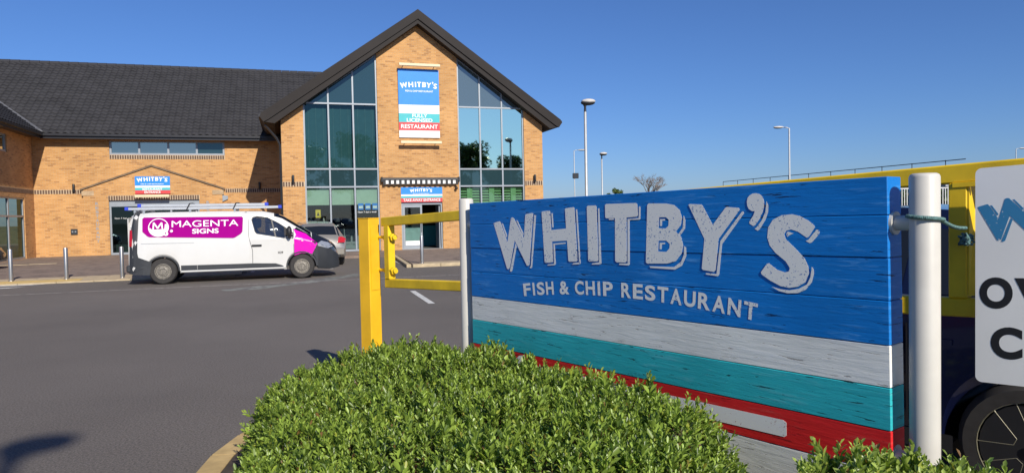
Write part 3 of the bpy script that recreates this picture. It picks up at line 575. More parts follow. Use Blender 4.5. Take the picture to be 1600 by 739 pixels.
# porch
P0, P1, PA, PAZ, PEZ = -9.17, -3.13, -6.24, 4.28, 3.18; D0, D1, DT = -8.12, -4.18, 2.68
pw = MB(); pw.prism(yz([(P0, 0.05), (D0, 0.05), (D0, DT), (D1, DT), (D1, 0.05), (P1, 0.05), (P1, PEZ), (PA, PAZ), (P0, PEZ)], YP), (0, YM - YP - 0.004, 0))
porch = part(BLD, 'porch', pw, M['brick'])
for s, xe in ((-1, P0), (1, P1)):
    part(porch, 'coping', MB().prism(yz([(PA, PAZ), (xe + 0.12 * s, PEZ - 0.03), (xe + 0.12 * s, PEZ + 0.05), (PA, PAZ + 0.085)], YP - 0.06), (0, YM - YP + 0.05, 0)), M['coping'])
    part(porch, 'kneeler', MB().cbox(min(xe - 0.45 * s, xe + 0.07 * s), max(xe - 0.45 * s, xe + 0.07 * s), YP - 0.015, YM - 0.02, PEZ - 0.28, PEZ - 0.05, 0.01), M['stone'])
    if s > 0: part(porch, 'gutter_outlet', MB().prism([(xe + 0.001 * s, YP + 0.05, PEZ - 0.62), (xe + 0.25 * s, YP + 0.05, PEZ - 0.5), (xe + 0.25 * s, YP + 0.05, PEZ - 0.34), (xe + 0.001 * s, YP + 0.05, PEZ - 0.30)], (0, 0.07, 0)), M['alu'])  # gutter outlet at the right end of the porch
soldiers(BLD, D0 - 0.02, D1 + 0.02, YP - 0.006, DT, DT + 0.22)
dfr = MB().box(D0, D1, YP + 0.10, YP + 0.2, 2.38, DT)
for x in (D0, -6.75, -5.5, D1 - 0.08): dfr.box(x, x + 0.08, YP + 0.105, YP + 0.205, 0.1, 2.38)
dfr.box(D0 + 0.08, D1 - 0.08, YP + 0.108, YP + 0.2, 0.1, 0.2)
edoor = part(BLD, 'entrance_door', dfr, M['alu'])
for a, b in ((D0 + 0.08, -6.75), (-6.67, -5.5), (-5.42, D1 - 0.08)):
    part(edoor, 'pane', MB().add(yz([(a, 0.2), (b, 0.2), (b, 2.38), (a, 2.38)], YP + 0.15), [(0, 1, 2, 3)]), M['g_dark'])
part(edoor, 'door_lettering', flat_mesh(text_mb('Open 7 days a week', (D0 + 0.2, YP + 0.14, 1.78), (1, 0, 0), (0, 0, 1), 0.85, 0.08, 0.0), 'door_lettering', M['l_clean']), kind='stuff')
for i, ch in enumerate('RESTAURANT'):
    part(BLD, 'letter', flat_mesh(text_mb(ch, (-8.68, YP - 0.006, 2.46 - i * 0.195), (1, 0, 0), (0, 0, 1), 0.13, 0.14, 0.02, 0.0), 'letter', M['alu']))
    part(BLD, 'letter', flat_mesh(text_mb(ch, (-3.86, YP - 0.006, 2.46 - i * 0.195), (1, 0, 0), (0, 0, 1), 0.13, 0.14, 0.02, 0.0), 'letter', M['alu']))

# left wing, its wall facing right
XW = -11.2
wing = MB(); wing.prism([(XW, y, z) for y, z in [(28, 0.05), (YM, 0.05), (YM, 5.8), (28, 5.8)]], (-WT, 0, 0), holes=[[(XW, y, z) for y, z in [(31.2, 4.66), (34.55, 4.66), (34.55, 5.42), (31.2, 5.42)]], [(XW, y, z) for y, z in [(31.0, 0.11), (36.35, 0.11), (36.35, 2.8), (31.0, 2.8)]]])
part(BLD, 'wing_wall', wing, M['brick']); part(BLD, 'wing_end_wall', MB().box(-24, XW, 27.7, 28.0, 0.05, 5.8), M['brick'])
part(BLD, 'room', MB().box(-14.1, -14, 28.3, YM, 0.1, 5.8).box(-14, XW - 0.35, 28.3, YM, 3.0, 3.3), M['room'])
soldiers(BLD, 28.1, YM - 0.02, XW, 3.0, 3.2, 'y')
def side_window(ya, yb, za, zb, n, mk):
    f_ = MB(); x = XW - 0.12
    for k in range(n + 1):
        yy = ya + (yb - ya) * k / n; a = min(max(yy - 0.05, ya), yb - 0.1); f_.box(x, x + 0.08, a, a + 0.1, za, zb)
    f_.box(x + 0.005, x + 0.085, ya, yb, za, za + 0.09).box(x + 0.005, x + 0.085, ya, yb, zb - 0.07, zb)
    if zb - za > 2: f_.box(x + 0.005, x + 0.085, ya, yb, 1.95, 2.03)
    w = part(BLD, 'window', f_, M['alu'])
    for k in range(n):
        a = ya + (yb - ya) * k / n + 0.05; b = ya + (yb - ya) * (k + 1) / n - 0.05
        part(w, 'pane', MB().add([(x + 0.04, a, za + 0.05), (x + 0.04, b, za + 0.05), (x + 0.04, b, zb - 0.05), (x + 0.04, a, zb - 0.05)], [(0, 1, 2, 3)]), M[mk])
side_window(31.2, 34.55, 4.66, 5.42, 3, 'g_strip'); side_window(31.0, 36.35, 0.11, 2.8, 3, 'g_dark')

# pantiled roofs: every tile is real geometry, too small to pick apart
def tiles(origin, ux, us, nrow, ncol, keep, name):
    # ux: along the eave, us: unit vector up the slope; tile .30 wide, .32 exposed
    ux = np.array(ux, float); us = np.array(us, float); nn = np.cross(ux, us); nn = nn if nn[2] > 0 else -nn; o = np.array(origin, float)
    prof = [(0, 0.0), (0.07, 0.040), (0.13, 0.045), (0.19, 0.016), (0.25, -0.010), (0.30, 0.0)]
    V = []; Fq = []
    for r_ in range(nrow):
        for c in range(ncol):
            p = o + ux * (c * 0.30 + 0.0) + us * (r_ * 0.32)
            if not keep(p + ux * 0.15 + us * 0.16): continue
            b = len(V); j = RNG.normal(0, 0.003)
            for px, ph in prof: V.append(p + ux * px + nn * (ph + 0.045 + j))
            for px, ph in prof: V.append(p + ux * px + us * 0.34 + nn * (ph + 0.008))
            for px, ph in prof: V.append(p + ux * px + nn * (ph + 0.012 + j))
            for i in range(5): Fq.append((b + i, b + i + 1, b + 7 + i, b + 6 + i)); Fq.append((b + 12 + i, b + 13 + i, b + 1 + i, b + i))
    return npmesh(name, np.array(V), np.array(Fq), M['tile'])
SL = 0.70; nrm = math.hypot(1, SL); EY, EZ = YM - 0.5, 5.78; RY, RZ = 43.3, 5.78 + 0.70 * (43.3 - YM + 0.5)
deck = part(BLD, 'main_roof', MB().prism([(-30, EY, EZ), (-30, RY, RZ), (-30, RY + 6.2, EZ), (-30, EY + 0.5, EZ - 0.1)], (36, 0, 0)), M['tile'])
part(deck, 'roof_tiles', tiles((-20.0, EY - 0.06, EZ - 0.04), (1, 0, 0), (0, 1 / nrm, SL / nrm), 24, 86, lambda p: p[0] > -10.7 - (p[1] - EY) - 0.1, 'roof_tiles'), None, kind='stuff')
for k in range(58): part(deck, 'ridge_tile', MB().lathe([(0.13, 0), (0.14, 0.44)], (-20 + k * 0.45, RY, RZ + 0.02), 'X', 10), M['tile'], 40) if k == 0 else put('ridge_tile', bpy.data.objects['ridge_tile'].data, deck, (k * 0.45, 0, 0))
part(BLD, 'gutter', MB().box(-10.7, XL - 0.1, EY - 0.14, EY - 0.02, EZ - 0.14, EZ - 0.03), M['gutter'])
part(BLD, 'eaves_soffit', MB().box(-10.7, XL - 0.1, EY - 0.02, YM, EZ - 0.2, EZ - 0.10).box(-10.7, XL - 0.1, EY - 0.04, EY - 0.018, EZ - 0.26, EZ - 0.02), M['gutter'])
WX = XW + 0.5
wdk = part(BLD, 'wing_roof', MB().prism([(WX, 27.5, EZ), (WX - 6.4, 27.5, EZ + 0.7 * 6.4), (WX - 12.8, 27.5, EZ), (WX - 0.5, 27.5, EZ - 0.1)], (0, 16, 0)), M['tile'])
part(wdk, 'roof_tiles', tiles((WX + 0.06, 27.5, EZ - 0.04), (0, 1, 0), (-1 / nrm, 0, SL / nrm), 24, 56, lambda p: p[1] < EY + (WX - p[0]) + 0.05, 'roof_tiles'), None, kind='stuff')
part(BLD, 'gutter', MB().box(WX + 0.02, WX + 0.14, 27.5, EY - 0.15, EZ - 0.14, EZ - 0.03), M['gutter'])
part(BLD, 'eaves_soffit', MB().box(XW, WX + 0.02, 27.5, EY, EZ - 0.2, EZ - 0.10).box(WX + 0.018, WX + 0.04, 27.5, EY - 0.05, EZ - 0.26, EZ - 0.02), M['gutter'])
part(BLD, 'valley', MB().prism([(WX + 0.12, EY - 0.1, EZ + 0.03), (WX - 6, EY + 6 , EZ + 4.26), (WX - 6.24, EY + 6, EZ + 4.32), (WX - 0.16, EY - 0.1, EZ + 0.12)], (0, 0, 0.05)), M['lead'])

# ================================================================== fixtures on the building
WLET = WHITBY
def whitby_word(parent, name, org, ux, uy, w, mat, raise_=0.004, shadow=False):
    # the shop's word mark, same letter shapes as the roadside board, one mesh
    org = Vector(org); ux = Vector(ux); uy = Vector(uy); nn = ux.cross(uy); mb = MB(); sc = w / 2.15
    for k in ('W', 'H', 'I', 'T', 'B', 'Y', 'q', 'S'):
        for kk in ((k, k + 's') if shadow else (k,)):
            polys = WLET[kk]; hs = polys[1:] if kk == 'B' else []
            for pl in (polys[:1] if kk == 'B' else polys):
                f3 = lambda p: org + ux * ((p[0] - 0.26) * sc) + uy * ((p[1] + 0.30) * sc) + nn * raise_
                mb.prism([f3(p) for p in pl], nn * 0.002, [[f3(p) for p in h] for h in hs])
    return part(parent, name, mb, mat)

def wall_sign(name, label, x0, x1, y, rows, words, th=0.04, depth=0.0):
    # rows: (z0, z1, material); words: (kind, text, x, z, w, h, material)
    t = thing(name, label, 'sign', ((x0 + x1) / 2, y, rows[-1][0]), place=True)
    for z0, z1, mk in rows: part(t, 'stripe', MB().box(x0, x1, y - th, y, z0, z1), M[mk])
    for kd, tx, x, z, w, h in words:
        if kd == 'W': whitby_word(t, 'shop_name', (x, y - th, z), (1, 0, 0), (0, 0, 1), w, M['l_clean'])
        else: part(t, 'lettering', flat_mesh(text_mb(tx, (x, y - th, z), (1, 0, 0), (0, 0, 1), w, h, 0.02), 'lettering', M['l_clean']))
    return t
wall_sign('wall_sign', 'tall blue, teal and red sign high on the gable reading Fully Licensed Restaurant', 4.93, 6.83, YB - 0.03,
    [(6.79, 8.42, 's_blue'), (6.39, 6.788, 's_white'), (5.985, 6.388, 's_teal'), (5.61, 5.983, 's_red'), (5.28, 5.608, 's_white')],
    [('W', '', 5.0, 7.63, 1.78, 0), ('T', 'FISH & CHIP RESTAURANT', 5.25, 7.38, 1.3, 0.085), ('T', 'FULLY', 5.55, 6.21, 0.70, 0.16), ('T', 'LICENSED', 5.29, 6.00, 1.2, 0.17), ('T', 'RESTAURANT', 5.02, 5.70, 1.72, 0.19)])
wall_sign('wall_sign', 'small blue and red sign under the porch gable reading Restaurant Entrance', -6.97, -5.45, YP - 0.03,
    [(3.36, 3.80, 's_blue'), (3.26, 3.358, 's_white'), (3.14, 3.258, 's_teal'), (2.97, 3.138, 's_red')],
    [('W', '', -6.9, 3.60, 1.38, 0), ('T', 'FISH & CHIP RESTAURANT', -6.72, 3.41, 1.0, 0.05), ('T', 'RESTAURANT', -6.65, 3.13, 0.86, 0.11), ('T', 'ENTRANCE', -6.57, 2.99, 0.70, 0.115)])
wall_sign('wall_sign', 'wide blue and red sign over the shop doors reading Take Away Entrance', DX0, DX1, YB + 0.02,
    [(2.66, 2.985, 's_blue'), (2.58, 2.658, 's_white'), (2.49, 2.578, 's_teal'), (2.30, 2.488, 's_red')],
    [('W', '', 5.35, 2.80, 1.08, 0), ('T', 'FISH & CHIP RESTAURANT', 5.5, 2.675, 0.75, 0.035), ('T', 'TAKE AWAY ENTRANCE', 5.05, 2.335, 1.74, 0.125)])
def trough(label, x0, x1, y, z, up_):
    t = thing('sign_light', label, 'sign light', ((x0 + x1) / 2, y, z), place=True)
    part(t, 'trough', MB().cbox(x0, x1, y - 0.38, y - 0.27, z, z + 0.12, 0.01), M['cream'])
    for x in (x0 + 0.2, x1 - 0.25): part(t, 'arm', MB().tube((x, y, z + 0.0), (x, y - 0.3, z + 0.06), 0.015, n=6), M['black'])
trough('cream trough light on arms above the tall gable sign', 4.95, 6.85, YB, 8.52, 1)
trough('cream trough light on arms below the tall gable sign', 4.95, 6.85, YB, 4.98, 1)
trough('cream trough light below the porch sign', -6.95, -5.46, YP, 2.80, 1)
for x, y, z, lb in ((-9.56, YM, 3.1, 'dark cylinder wall light left of the porch'), (-1.38, YM, 3.15, 'dark cylinder wall light right of the porch, in the shade'),
                    (0.2, YB, 3.2, 'dark cylinder wall light on the left pier of the gabled block'), (11.5, YB, 3.2, 'dark cylinder wall light on the right pier of the gabled block')):
    t = thing('wall_lamp', lb, 'wall light', (x, y, z), 0, 'cylinder wall lights')
    part(t, 'body', MB().lathe([(0.05, 0), (0.055, 0.01), (0.055, 0.35), (0.05, 0.36)], (0, -0.1, 0), n=14), M['black'], 40); part(t, 'bracket', MB().box(-0.03, 0.03, -0.08, 0, 0.14, 0.22), M['black'])
t = thing('wall_plaque', 'small dark grey intake box on the brick left of the porch', 'plaque', (-9.62, YM, 1.1), 0)
part(t, 'box', MB().cbox(-0.14, 0.14, -0.05, 0, 0, 0.27, 0.012), M['vangrey'])
for q in (-0.06, 0.06): part(t, 'cap', MB().lathe([(0.035, -0.07), (0.035, -0.05)], (q, 0, 0.14), 'Y', 12), M['alu'])

# takeaway doors
dm = MB().box(DX0, DX0 + 0.07, YB + 0.08, YB + 0.2, 0.11, 2.29).box(DX1 - 0.07, DX1, YB + 0.08, YB + 0.2, 0.11, 2.29).box(DX0 + 0.07, DX1 - 0.07, YB + 0.085, YB + 0.2, 2.18, 2.29)
td = part(BLD, 'takeaway_door', dm, M['alu'])
a, b = DX0 + 0.08, DX0 + 0.98
lf = part(td, 'door_leaf', MB().box(a, a + 0.09, YB + 0.1, YB + 0.16, 0.13, 2.17).box(b - 0.09, b, YB + 0.1, YB + 0.16, 0.13, 2.17).box(a + 0.09, b - 0.09, YB + 0.104, YB + 0.156, 2.06, 2.17).box(a + 0.09, b - 0.09, YB + 0.104, YB + 0.156, 0.13, 0.28), M['alu'])
part(td, 'pane', MB().add(yz([(a + 0.09, 0.28), (b - 0.09, 0.28), (b - 0.09, 2.06), (a + 0.09, 2.06)], YB + 0.13), [(0, 1, 2, 3)]), M['g_shop'])
part(td, 'kick_panel', MB().box(a + 0.1, b - 0.1, YB + 0.118, YB + 0.126, 0.29, 0.5), M['s_white'])
part(td, 'frosted_film', MB().box(a + 0.1, b - 0.1, YB + 0.134, YB + 0.138, 0.5, 1.1), M['slat_blind'])
part(td, 'door_handle', MB().tube((b - 0.045, YB + 0.06, 0.9), (b - 0.045, YB + 0.06, 1.5), 0.014, n=8), M['steel'])
part(td, 'door_leaf', MB().box(DX1 - 0.14, DX1 - 0.08, YB + 0.21, YB + 1.05, 0.13, 2.17), M['alu'])
part(td, 'threshold', MB().box(DX0, DX1, YB - 0.02, YB + 0.3, 0.05, 0.125), M['steel'])
# awning, folded away
t = thing('awning', 'folded awning with black and white striped valance over the takeaway doors', 'awning', (5.87, YB, 3.05), place=True)
part(t, 'cassette', MB().lathe([(0.0, 0), (0.07, 0), (0.07, 3.6), (0, 3.6)], (4.07, YB - 0.12, 3.36), 'X', 12).box(4.07, 7.67, YB - 0.1, YB - 0.01, 3.30, 3.42), M['vangrey'], 40)
st0 = MB(); st1 = MB(); n = 29; w = 3.5 / n
for k in range(n): (st0 if k % 2 == 0 else st1).box(4.12 + k * w, 4.12 + (k + 1) * w, YB - 0.2, YB - 0.192, 3.10 if k % 2 == 0 else 3.14, 3.34 if k % 2 else 3.35)
part(t, 'black_stripes', st0, M['black'], kind='stuff'); part(t, 'white_stripes', st1, M['s_white'], kind='stuff')
part(t, 'front_rail', MB().box(4.1, 7.64, YB - 0.215, YB - 0.2, 3.31, 3.36), M['vangrey'])
for x in (4.07, 7.67): part(t, 'end_bracket', MB().cbox(x - 0.04, x + 0.04, YB - 0.22, YB - 0.002, 3.22, 3.46, 0.015), M['black'])
t = thing('security_camera', 'small dome camera hanging at the right end of the awning', 'camera', (7.55, YB, 2.9), 0)
part(t, 'arm', MB().box(-0.02, 0.02, -0.16, 0, 0.08, 0.12), M['black']); part(t, 'dome', MB().ell((0, -0.15, 0.03), 0.07, 0.07, 0.07), M['black'], True)

# ================================================================== bollards
def bollard():
    t = thing('bollard', '', 'bollard', (0, 0, 0.1), 0, 'steel bollards along the kerb')
    part(t, 'post', MB().lathe([(0.057, 0), (0.057, 0.87), (0.052, 0.885), (0.0, 0.89)], n=20), M['steel'], 40)
    part(t, 'base_collar', MB().lathe([(0.085, 0), (0.085, 0.012), (0.06, 0.02)], n=20), M['steel'], 40); return t
b0 = bollard(); b0.location = (-7.36, 22.62, 0.06); b0['label'] = 'leftmost stainless steel bollard, beside the white road bars'
dup(b0, (-6.02, 22.6, 0.06), 0, 'middle stainless steel bollard in front of the bare brick wall')
dup(b0, (-4.59, 22.45, 0.05), 0, 'stainless steel bollard just behind the white van')
dup(b0, (4.08, 22.75, 0.1), 0, 'stainless steel bollard in front of the takeaway doors, seen through the gate')
dup(b0, (5.75, 22.75, 0.1), 0, 'stainless steel bollard hidden by the blue board, only its shadow showing')
# ================================================================== vehicles
class Body:
    # a lofted body shell: stations along x, half sections from keel (t = 0) to roof centre (t = 6)
    def __init__(s, zt, zb, wb, wr, belt, arches, ra, xs=None, floor=0.28):
        s.zt, s.zb0, s.wb, s.wr, s.belt, s.ar, s.ra, s.floor = zt, zb, wb, wr, belt, arches, ra, floor
        L = zt[-1][0]
        X = set([p[0] for p in zt] + [p[0] for p in wb])
        for k in range(int(L / 0.12) + 1): X.add(round(k * 0.12, 3))
        for a in arches:
            for k in range(-12, 13): X.add(round(a + ra * math.sin(k / 12 * math.pi / 2), 4))
        s.X = sorted(x for x in X if 0 <= x <= L)
    def it(s, tab, x): return float(np.interp(x, [p[0] for p in tab], [p[1] for p in tab]))
    def zlow(s, x):
        z = s.it(s.zb0, x)
        for a in s.ar:
            if abs(x - a) < s.ra: z = max(z, 0.33 + math.sqrt(s.ra ** 2 - (x - a) ** 2) * 0.98)
        return z
    def sec(s, x):
        zt = s.it(s.zt, x); zb = min(s.zlow(x), zt - 0.06); wb = s.it(s.wb, x); wr = min(s.it(s.wr, x), wb)
        be = min(s.it(s.belt, x), zt - 0.035); be = max(be, zb + 0.03); h = zt - be
        return [(0, zb), (wb * 0.95, zb), (wb * 0.988, min(zb + 0.06, be - 0.01)), (wb, be), (wr, zt - min(0.10, h * 0.45)), (wr - min(0.10, wr * .2), zt - min(0.02, h * .15)), (0, zt)]
    def at(s, x, t, sg):
        q = s.sec(x); i = min(int(t), 5); f_ = t - i
        return Vector((x, sg * (q[i][0] * (1 - f_) + q[i + 1][0] * f_), q[i][1] * (1 - f_) + q[i + 1][1] * f_))
    def side(s, x, z):
        q = s.sec(x)
        return float(np.interp(z, [q[2][1], q[3][1], q[4][1], q[5][1]], [q[2][0], q[3][0], q[4][0], q[5][0]]))
    def shell(s, skip=lambda x, j: False, ends=2):
        mb = MB(); n = len(s.X); vs = []
        for x in s.X:
            q = s.sec(x); vs += [(x, -y, z) for y, z in q] + [(x, y, z) for y, z in reversed(q[1:-1])]
        m = 12; fs = []
        for i in range(n - 1):
            xm = (s.X[i] + s.X[i + 1]) / 2
            for j in range(m):
                jj = j if j < 6 else 11 - j
                if skip(xm, jj): continue
                fs.append((i * m + j, i * m + (j + 1) % m, (i + 1) * m + (j + 1) % m, (i + 1) * m + j))
        fs += [tuple(range(m - 1, -1, -1)), tuple(range((n - 1) * m, n * m))][2 - ends:] if ends else []
        return mb.add(vs, fs)
    def decal(s, poly, sg=-1, eps=0.006, holes=(), cuts=3):
        loops = [[Vector((x, 0, z)) for x, z in poly]] + [[Vector((x, 0, z)) for x, z in h] for h in holes]
        flat = [p for lp in loops for p in lp]; bm = bmesh.new(); bv = [bm.verts.new(p) for p in flat]
        for tri in tessellate_polygon(loops):
            try: bm.faces.new([bv[i] for i in tri])
            except ValueError: pass
        bmesh.ops.subdivide_edges(bm, edges=bm.edges[:], cuts=cuts, use_grid_fill=True); bmesh.ops.triangulate(bm, faces=bm.faces[:]); bm.verts.index_update()
        mb = MB(); L = s.zt[-1][0]
        mb.add([(v.co.x, sg * (s.side(min(max(v.co.x, 0), L), v.co.z) + eps), v.co.z) for v in bm.verts], [[v.index for v in f.verts] for f in bm.faces]); bm.free()
        return mb
    def patch(s, x0, x1, t0, t1, eps=0.008, nx=8, nt=8):   # t: -1.. across the roof: |t| counts down from the centre line
        P = []
        for i in range(nx + 1):
            x = x0 + (x1 - x0) * i / nx
            for j in range(nt + 1):
                t = t0 + (t1 - t0) * j / nt; P.append(s.at(x, 6 - abs(t), 1 if t > 0 else -1))
        N = []
        for i in range(nx + 1):
            for j in range(nt + 1):
                a = P[min(i + 1, nx) * (nt + 1) + j] - P[max(i - 1, 0) * (nt + 1) + j]; b = P[i * (nt + 1) + min(j + 1, nt)] - P[i * (nt + 1) + max(j - 1, 0)]
                k = a.cross(b); k = k.normalized() if k.length > 1e-9 else Vector((0, 0, 1))
                c = P[i * (nt + 1) + j] - Vector((s.zt[-1][0] * .5, 0, 0.75)); N.append(k if k.dot(c) > 0 else -k)
        w = nt + 1
        return MB().add([p + q * eps for p, q in zip(P, N)], [(i * w + j, i * w + j + 1, (i + 1) * w + j + 1, (i + 1) * w + j) for i in range(nx) for j in range(nt)])

def wheel(parent, x, y, r, w, sg, rimmat, style='steel', rimr=None):
    rr = rimr or r * 0.6
    hub = part(parent, 'wheel', MB().lathe([(0.0, -0.01), (rr * 0.95, -0.01), (rr * 0.95, 0.04), (0.0, 0.04)], (x, y - sg * 0.05, r), 'Y', 24), M['black'])
    prof = [(rr, -w / 2), (r * 0.90, -w / 2), (r * 0.98, -w / 2 + 0.03), (r, -w / 4), (r, w / 4), (r * 0.98, w / 2 - 0.03), (r * 0.90, w / 2), (rr, w / 2)]
    part(hub, 'tyre', MB().lathe(prof, (x, y - sg * w / 2, r), 'Y', 36, False), M['tyre'], 35)
    q = MB(); c = Vector((x, y - sg * 0.012, r))
    e1, e2 = (0.92, 0.86) if style == 'steel' else (0.985, 0.975)
    q.lathe([(rr * 1.02, -sg * 0.03), (rr * 1.02, sg * 0.008), (rr * e1, sg * 0.010), (rr * e2, -sg * 0.02)], c, 'Y', 36, False)
    if style == 'steel':
        q.lathe([(rr * 0.86, -sg * 0.02), (rr * 0.70, -sg * 0.035), (rr * 0.62, -sg * 0.005), (rr * 0.40, sg * 0.0), (rr * 0.34, -sg * 0.03), (0.0, -sg * 0.03)], c, 'Y', 24)
        for k in range(5): a = k * 2 * math.pi / 5; q.lathe([(0.011, -0.012), (0.011, 0.012)], c + Vector((math.cos(a) * rr * 0.48, sg * 0.01, math.sin(a) * rr * 0.48)), 'Y', 6)
    else:
        for k in range(5):
            a = k * 2 * math.pi / 5 + 0.42; pl = lambda r_, b_: c + Vector((math.cos(b_) * rr * r_, 0, math.sin(b_) * rr * r_))
            ps = [pl(0.98, a - 0.40), pl(0.34, a - 0.22), pl(0.34, a + 0.22), pl(0.98, a + 0.40)]
            for p0, p1 in zip(ps, ps[1:]): q.tube(p0, p1, 0.0032, n=6)
        q.lathe([(rr * 0.13, 0.0), (rr * 0.12, sg * 0.012), (0, sg * 0.014)], c, 'Y', 16)
    part(hub, 'rim', q, rimmat, 35)
    return hub

# ---- the van
VB = Body(zt=[(0, 1.70), (0.05, 1.80), (0.16, 1.85), (0.5, 1.88), (2.2, 1.89), (3.25, 1.87), (3.55, 1.81), (3.75, 1.75), (4.5, 1.27), (4.66, 1.18), (5.02, 1.00), (5.16, 0.86), (5.23, 0.66), (5.27, 0.44)],
          zb=[(0, 0.33), (0.3, 0.28), (4.6, 0.26), (5.0, 0.22), (5.27, 0.26)], wb=[(0, 0.88), (0.10, 0.94), (0.3, 0.965), (4.1, 0.965), (4.6, 0.93), (4.9, 0.84), (5.1, 0.72), (5.22, 0.56), (5.27, 0.42)],
          wr=[(0, 0.70), (0.15, 0.80), (3.4, 0.80), (3.75, 0.76), (4.5, 0.78), (4.7, 0.74), (5.0, 0.62), (5.27, 0.36)], belt=[(0, 1.1), (4.2, 1.1), (4.6, 0.98), (5.0, 0.80), (5.27, 0.6)], arches=[0.79, 4.24], ra=0.40)
CAB = lambda x, j: (2.90 < x < 4.5 and j == 3) or (3.55 < x < 4.5 and j in (4, 5))
VB.X = sorted(set(VB.X + [2.90, 3.0, 4.5]))
van = thing('van', 'white panel van with magenta logo panel, dark bumpers and ladders on its roof', 'van', (-3.95, 21.02, 0), 0)
vbody = part(van, 'body', VB.shell(lambda x, j: CAB(x, j) or x > 4.52), M['vanwhite'], 28)
part(van, 'front_bumper', VB.shell(lambda x, j: x < 4.52 or j > 2, ends=1), M['vangrey'], 28)
part(van, 'bonnet', VB.shell(lambda x, j: x < 4.52 or j < 3, ends=0), M['blackpaint'], 28)
VB.X.append(4.52); VB.X.sort()
outl = [(2.90, 1.1), (4.5, 1.1)] + [(x, VB.sec(x)[4][1]) for x in (4.49, 4.2, 3.9, 3.75, 3.55, 3.25, 2.90)]
for sg in (-1, 1):
    dr = part(van, 'cab_door', VB.decal(outl, sg, 0.0, [V_driver_window]), M['vanwhite'])
    part(dr, 'window', VB.decal(V_driver_window, sg, -0.012), M['carglass'])
    inner = [(x + (3.45 - x) * 0.04, z + (1.4 - z) * 0.07) for x, z in V_driver_window]
    part(dr, 'window_seal', VB.decal(V_driver_window, sg, 0.004, [inner], 1), M['black'])
    part(dr, 'quarter_pillar', VB.decal([(3.56, 1.15), (3.60, 1.15), (3.50, 1.62), (3.46, 1.64)], sg, 0.002), M['black'])
    part(van, 'mirror', MB().ell((3.93, sg * 1.09, 1.28), 0.075, 0.11, 0.16).tube((4.0, sg * 0.95, 1.18), (3.96, sg * 1.05, 1.2), 0.03), M['black'], True)
    part(van, 'rear_corner_panel', VB.decal(V_rear_dark, sg, 0.006), M['vangrey'])
    part(van, 'sill_trim', VB.decal([(1.22, 0.475), (3.04, 0.462), (3.56, 0.44), (3.72, 0.385), (3.78, 0.335), (3.0, 0.335), (1.22, 0.345)], sg, 0.010), M['vangrey'])
    part(van, 'front_wing', VB.decal(V_fender, sg, 0.006), M['magenta_p'])
    part(van, 'cowl', VB.decal([(4.06, 1.345), (4.12, VB.sec(4.12)[4][1] - 0.01), (4.3, VB.sec(4.3)[4][1] - 0.01), (4.5, VB.sec(4.5)[4][1]), (4.53, 1.08), (4.362, 1.21), (4.125, 1.31)], sg, 0.004), M['blackpaint'])
    part(van, 'headlight', VB.decal([(4.667, 0.942), (4.776, 1.01), (4.953, 0.96), (5.10, 0.85), (4.95, 0.80), (4.675, 0.874)], sg, 0.012), M['chrome'])
    part(van, 'tail_light', VB.decal([(0.02, 1.42), (0.085, 1.42), (0.10, 1.2), (0.085, 1.0), (0.02, 1.0)], sg, 0.012), M['taillight'])
    part(van, 'hinge', VB.decal([(0.03, 1.55), (0.07, 1.55), (0.07, 1.49), (0.03, 1.49)], sg, 0.016), M['s_white'])
    part(van, 'door_handle', MB().cbox(2.965, 3.22, sg * 0.985 - 0.02, sg * 0.985 + 0.02, 0.915, 0.962, 0.012), M['black'])
    part(van, 'side_indicator', VB.decal([(4.24, 1.05), (4.29, 1.05), (4.29, 1.02), (4.24, 1.02)], sg, 0.012), M['amber'])
    seam = [(2.891, 1.80), (2.889, 1.226), (2.915, 1.062), (2.978, 0.798), (2.969, 0.30)]
    part(van, 'door_seam', VB.decal(seam + [(x + 0.012, z) for x, z in reversed(seam)], sg, 0.0035, cuts=2), M['vangrey'])
    part(van, 'panel_seam', VB.decal([(1.61, 1.90), (1.61, 0.36), (1.616, 0.36), (1.616, 1.90)], sg, 0.013, cuts=2), M['vanwhite'])
    part(van, 'door_seam', VB.decal([(4.035, 1.36), (4.035, 0.66), (4.046, 0.66), (4.046, 1.36)], sg, 0.0035, cuts=2), M['vangrey'])
    part(van, 'side_rail', VB.decal([(0.30, 1.07), (1.55, 1.06), (1.55, 1.052), (0.30, 1.06)], sg, 0.004, cuts=2), M['alu'])
    for xw in (0.79, 4.24):
        arc = [(xw + 0.415 * math.cos(k * math.pi / 14), 0.33 + 0.415 * math.sin(k * math.pi / 14)) for k in range(15)] + [(xw + 0.375 * math.cos(k * math.pi / 14), 0.33 + 0.375 * math.sin(k * math.pi / 14)) for k in range(14, -1, -1)]
        part(van, 'wheel_arch', VB.decal(arc, sg, 0.012, cuts=1), M['vangrey']); wheel(van, xw, sg * 0.95, 0.335, 0.21, sg, M['rim'])
part(van, 'windscreen', VB.patch(3.56, 4.5, -1.9, 1.9, 0.0), M['carglass'])
part(van, 'grille', VB.patch(5.07, 5.2, -1.6, 1.6, 0.010), M['black'])
part(van, 'rear_door', MB().cbox(-0.025, 0.0, -0.80, -0.005, 0.45, 1.72, 0.01).cbox(-0.025, 0.0, 0.005, 0.80, 0.45, 1.72, 0.01), M['vanwhite'])
part(van, 'rear_bumper', MB().cbox(-0.07, 0.05, -0.90, 0.90, 0.33, 0.52, 0.03), M['vangrey'])
part(van, 'bulkhead', MB().box(2.80, 2.86, -0.74, 0.74, 0.5, 1.84), M['seat']); part(van, 'cab_floor', MB().box(2.87, 4.35, -0.85, 0.85, 0.50, 0.56), M['seat']); part(van, 'dashboard', MB().cbox(4.05, 4.5, -0.84, 0.84, 0.75, 1.16, 0.04), M['seat'])
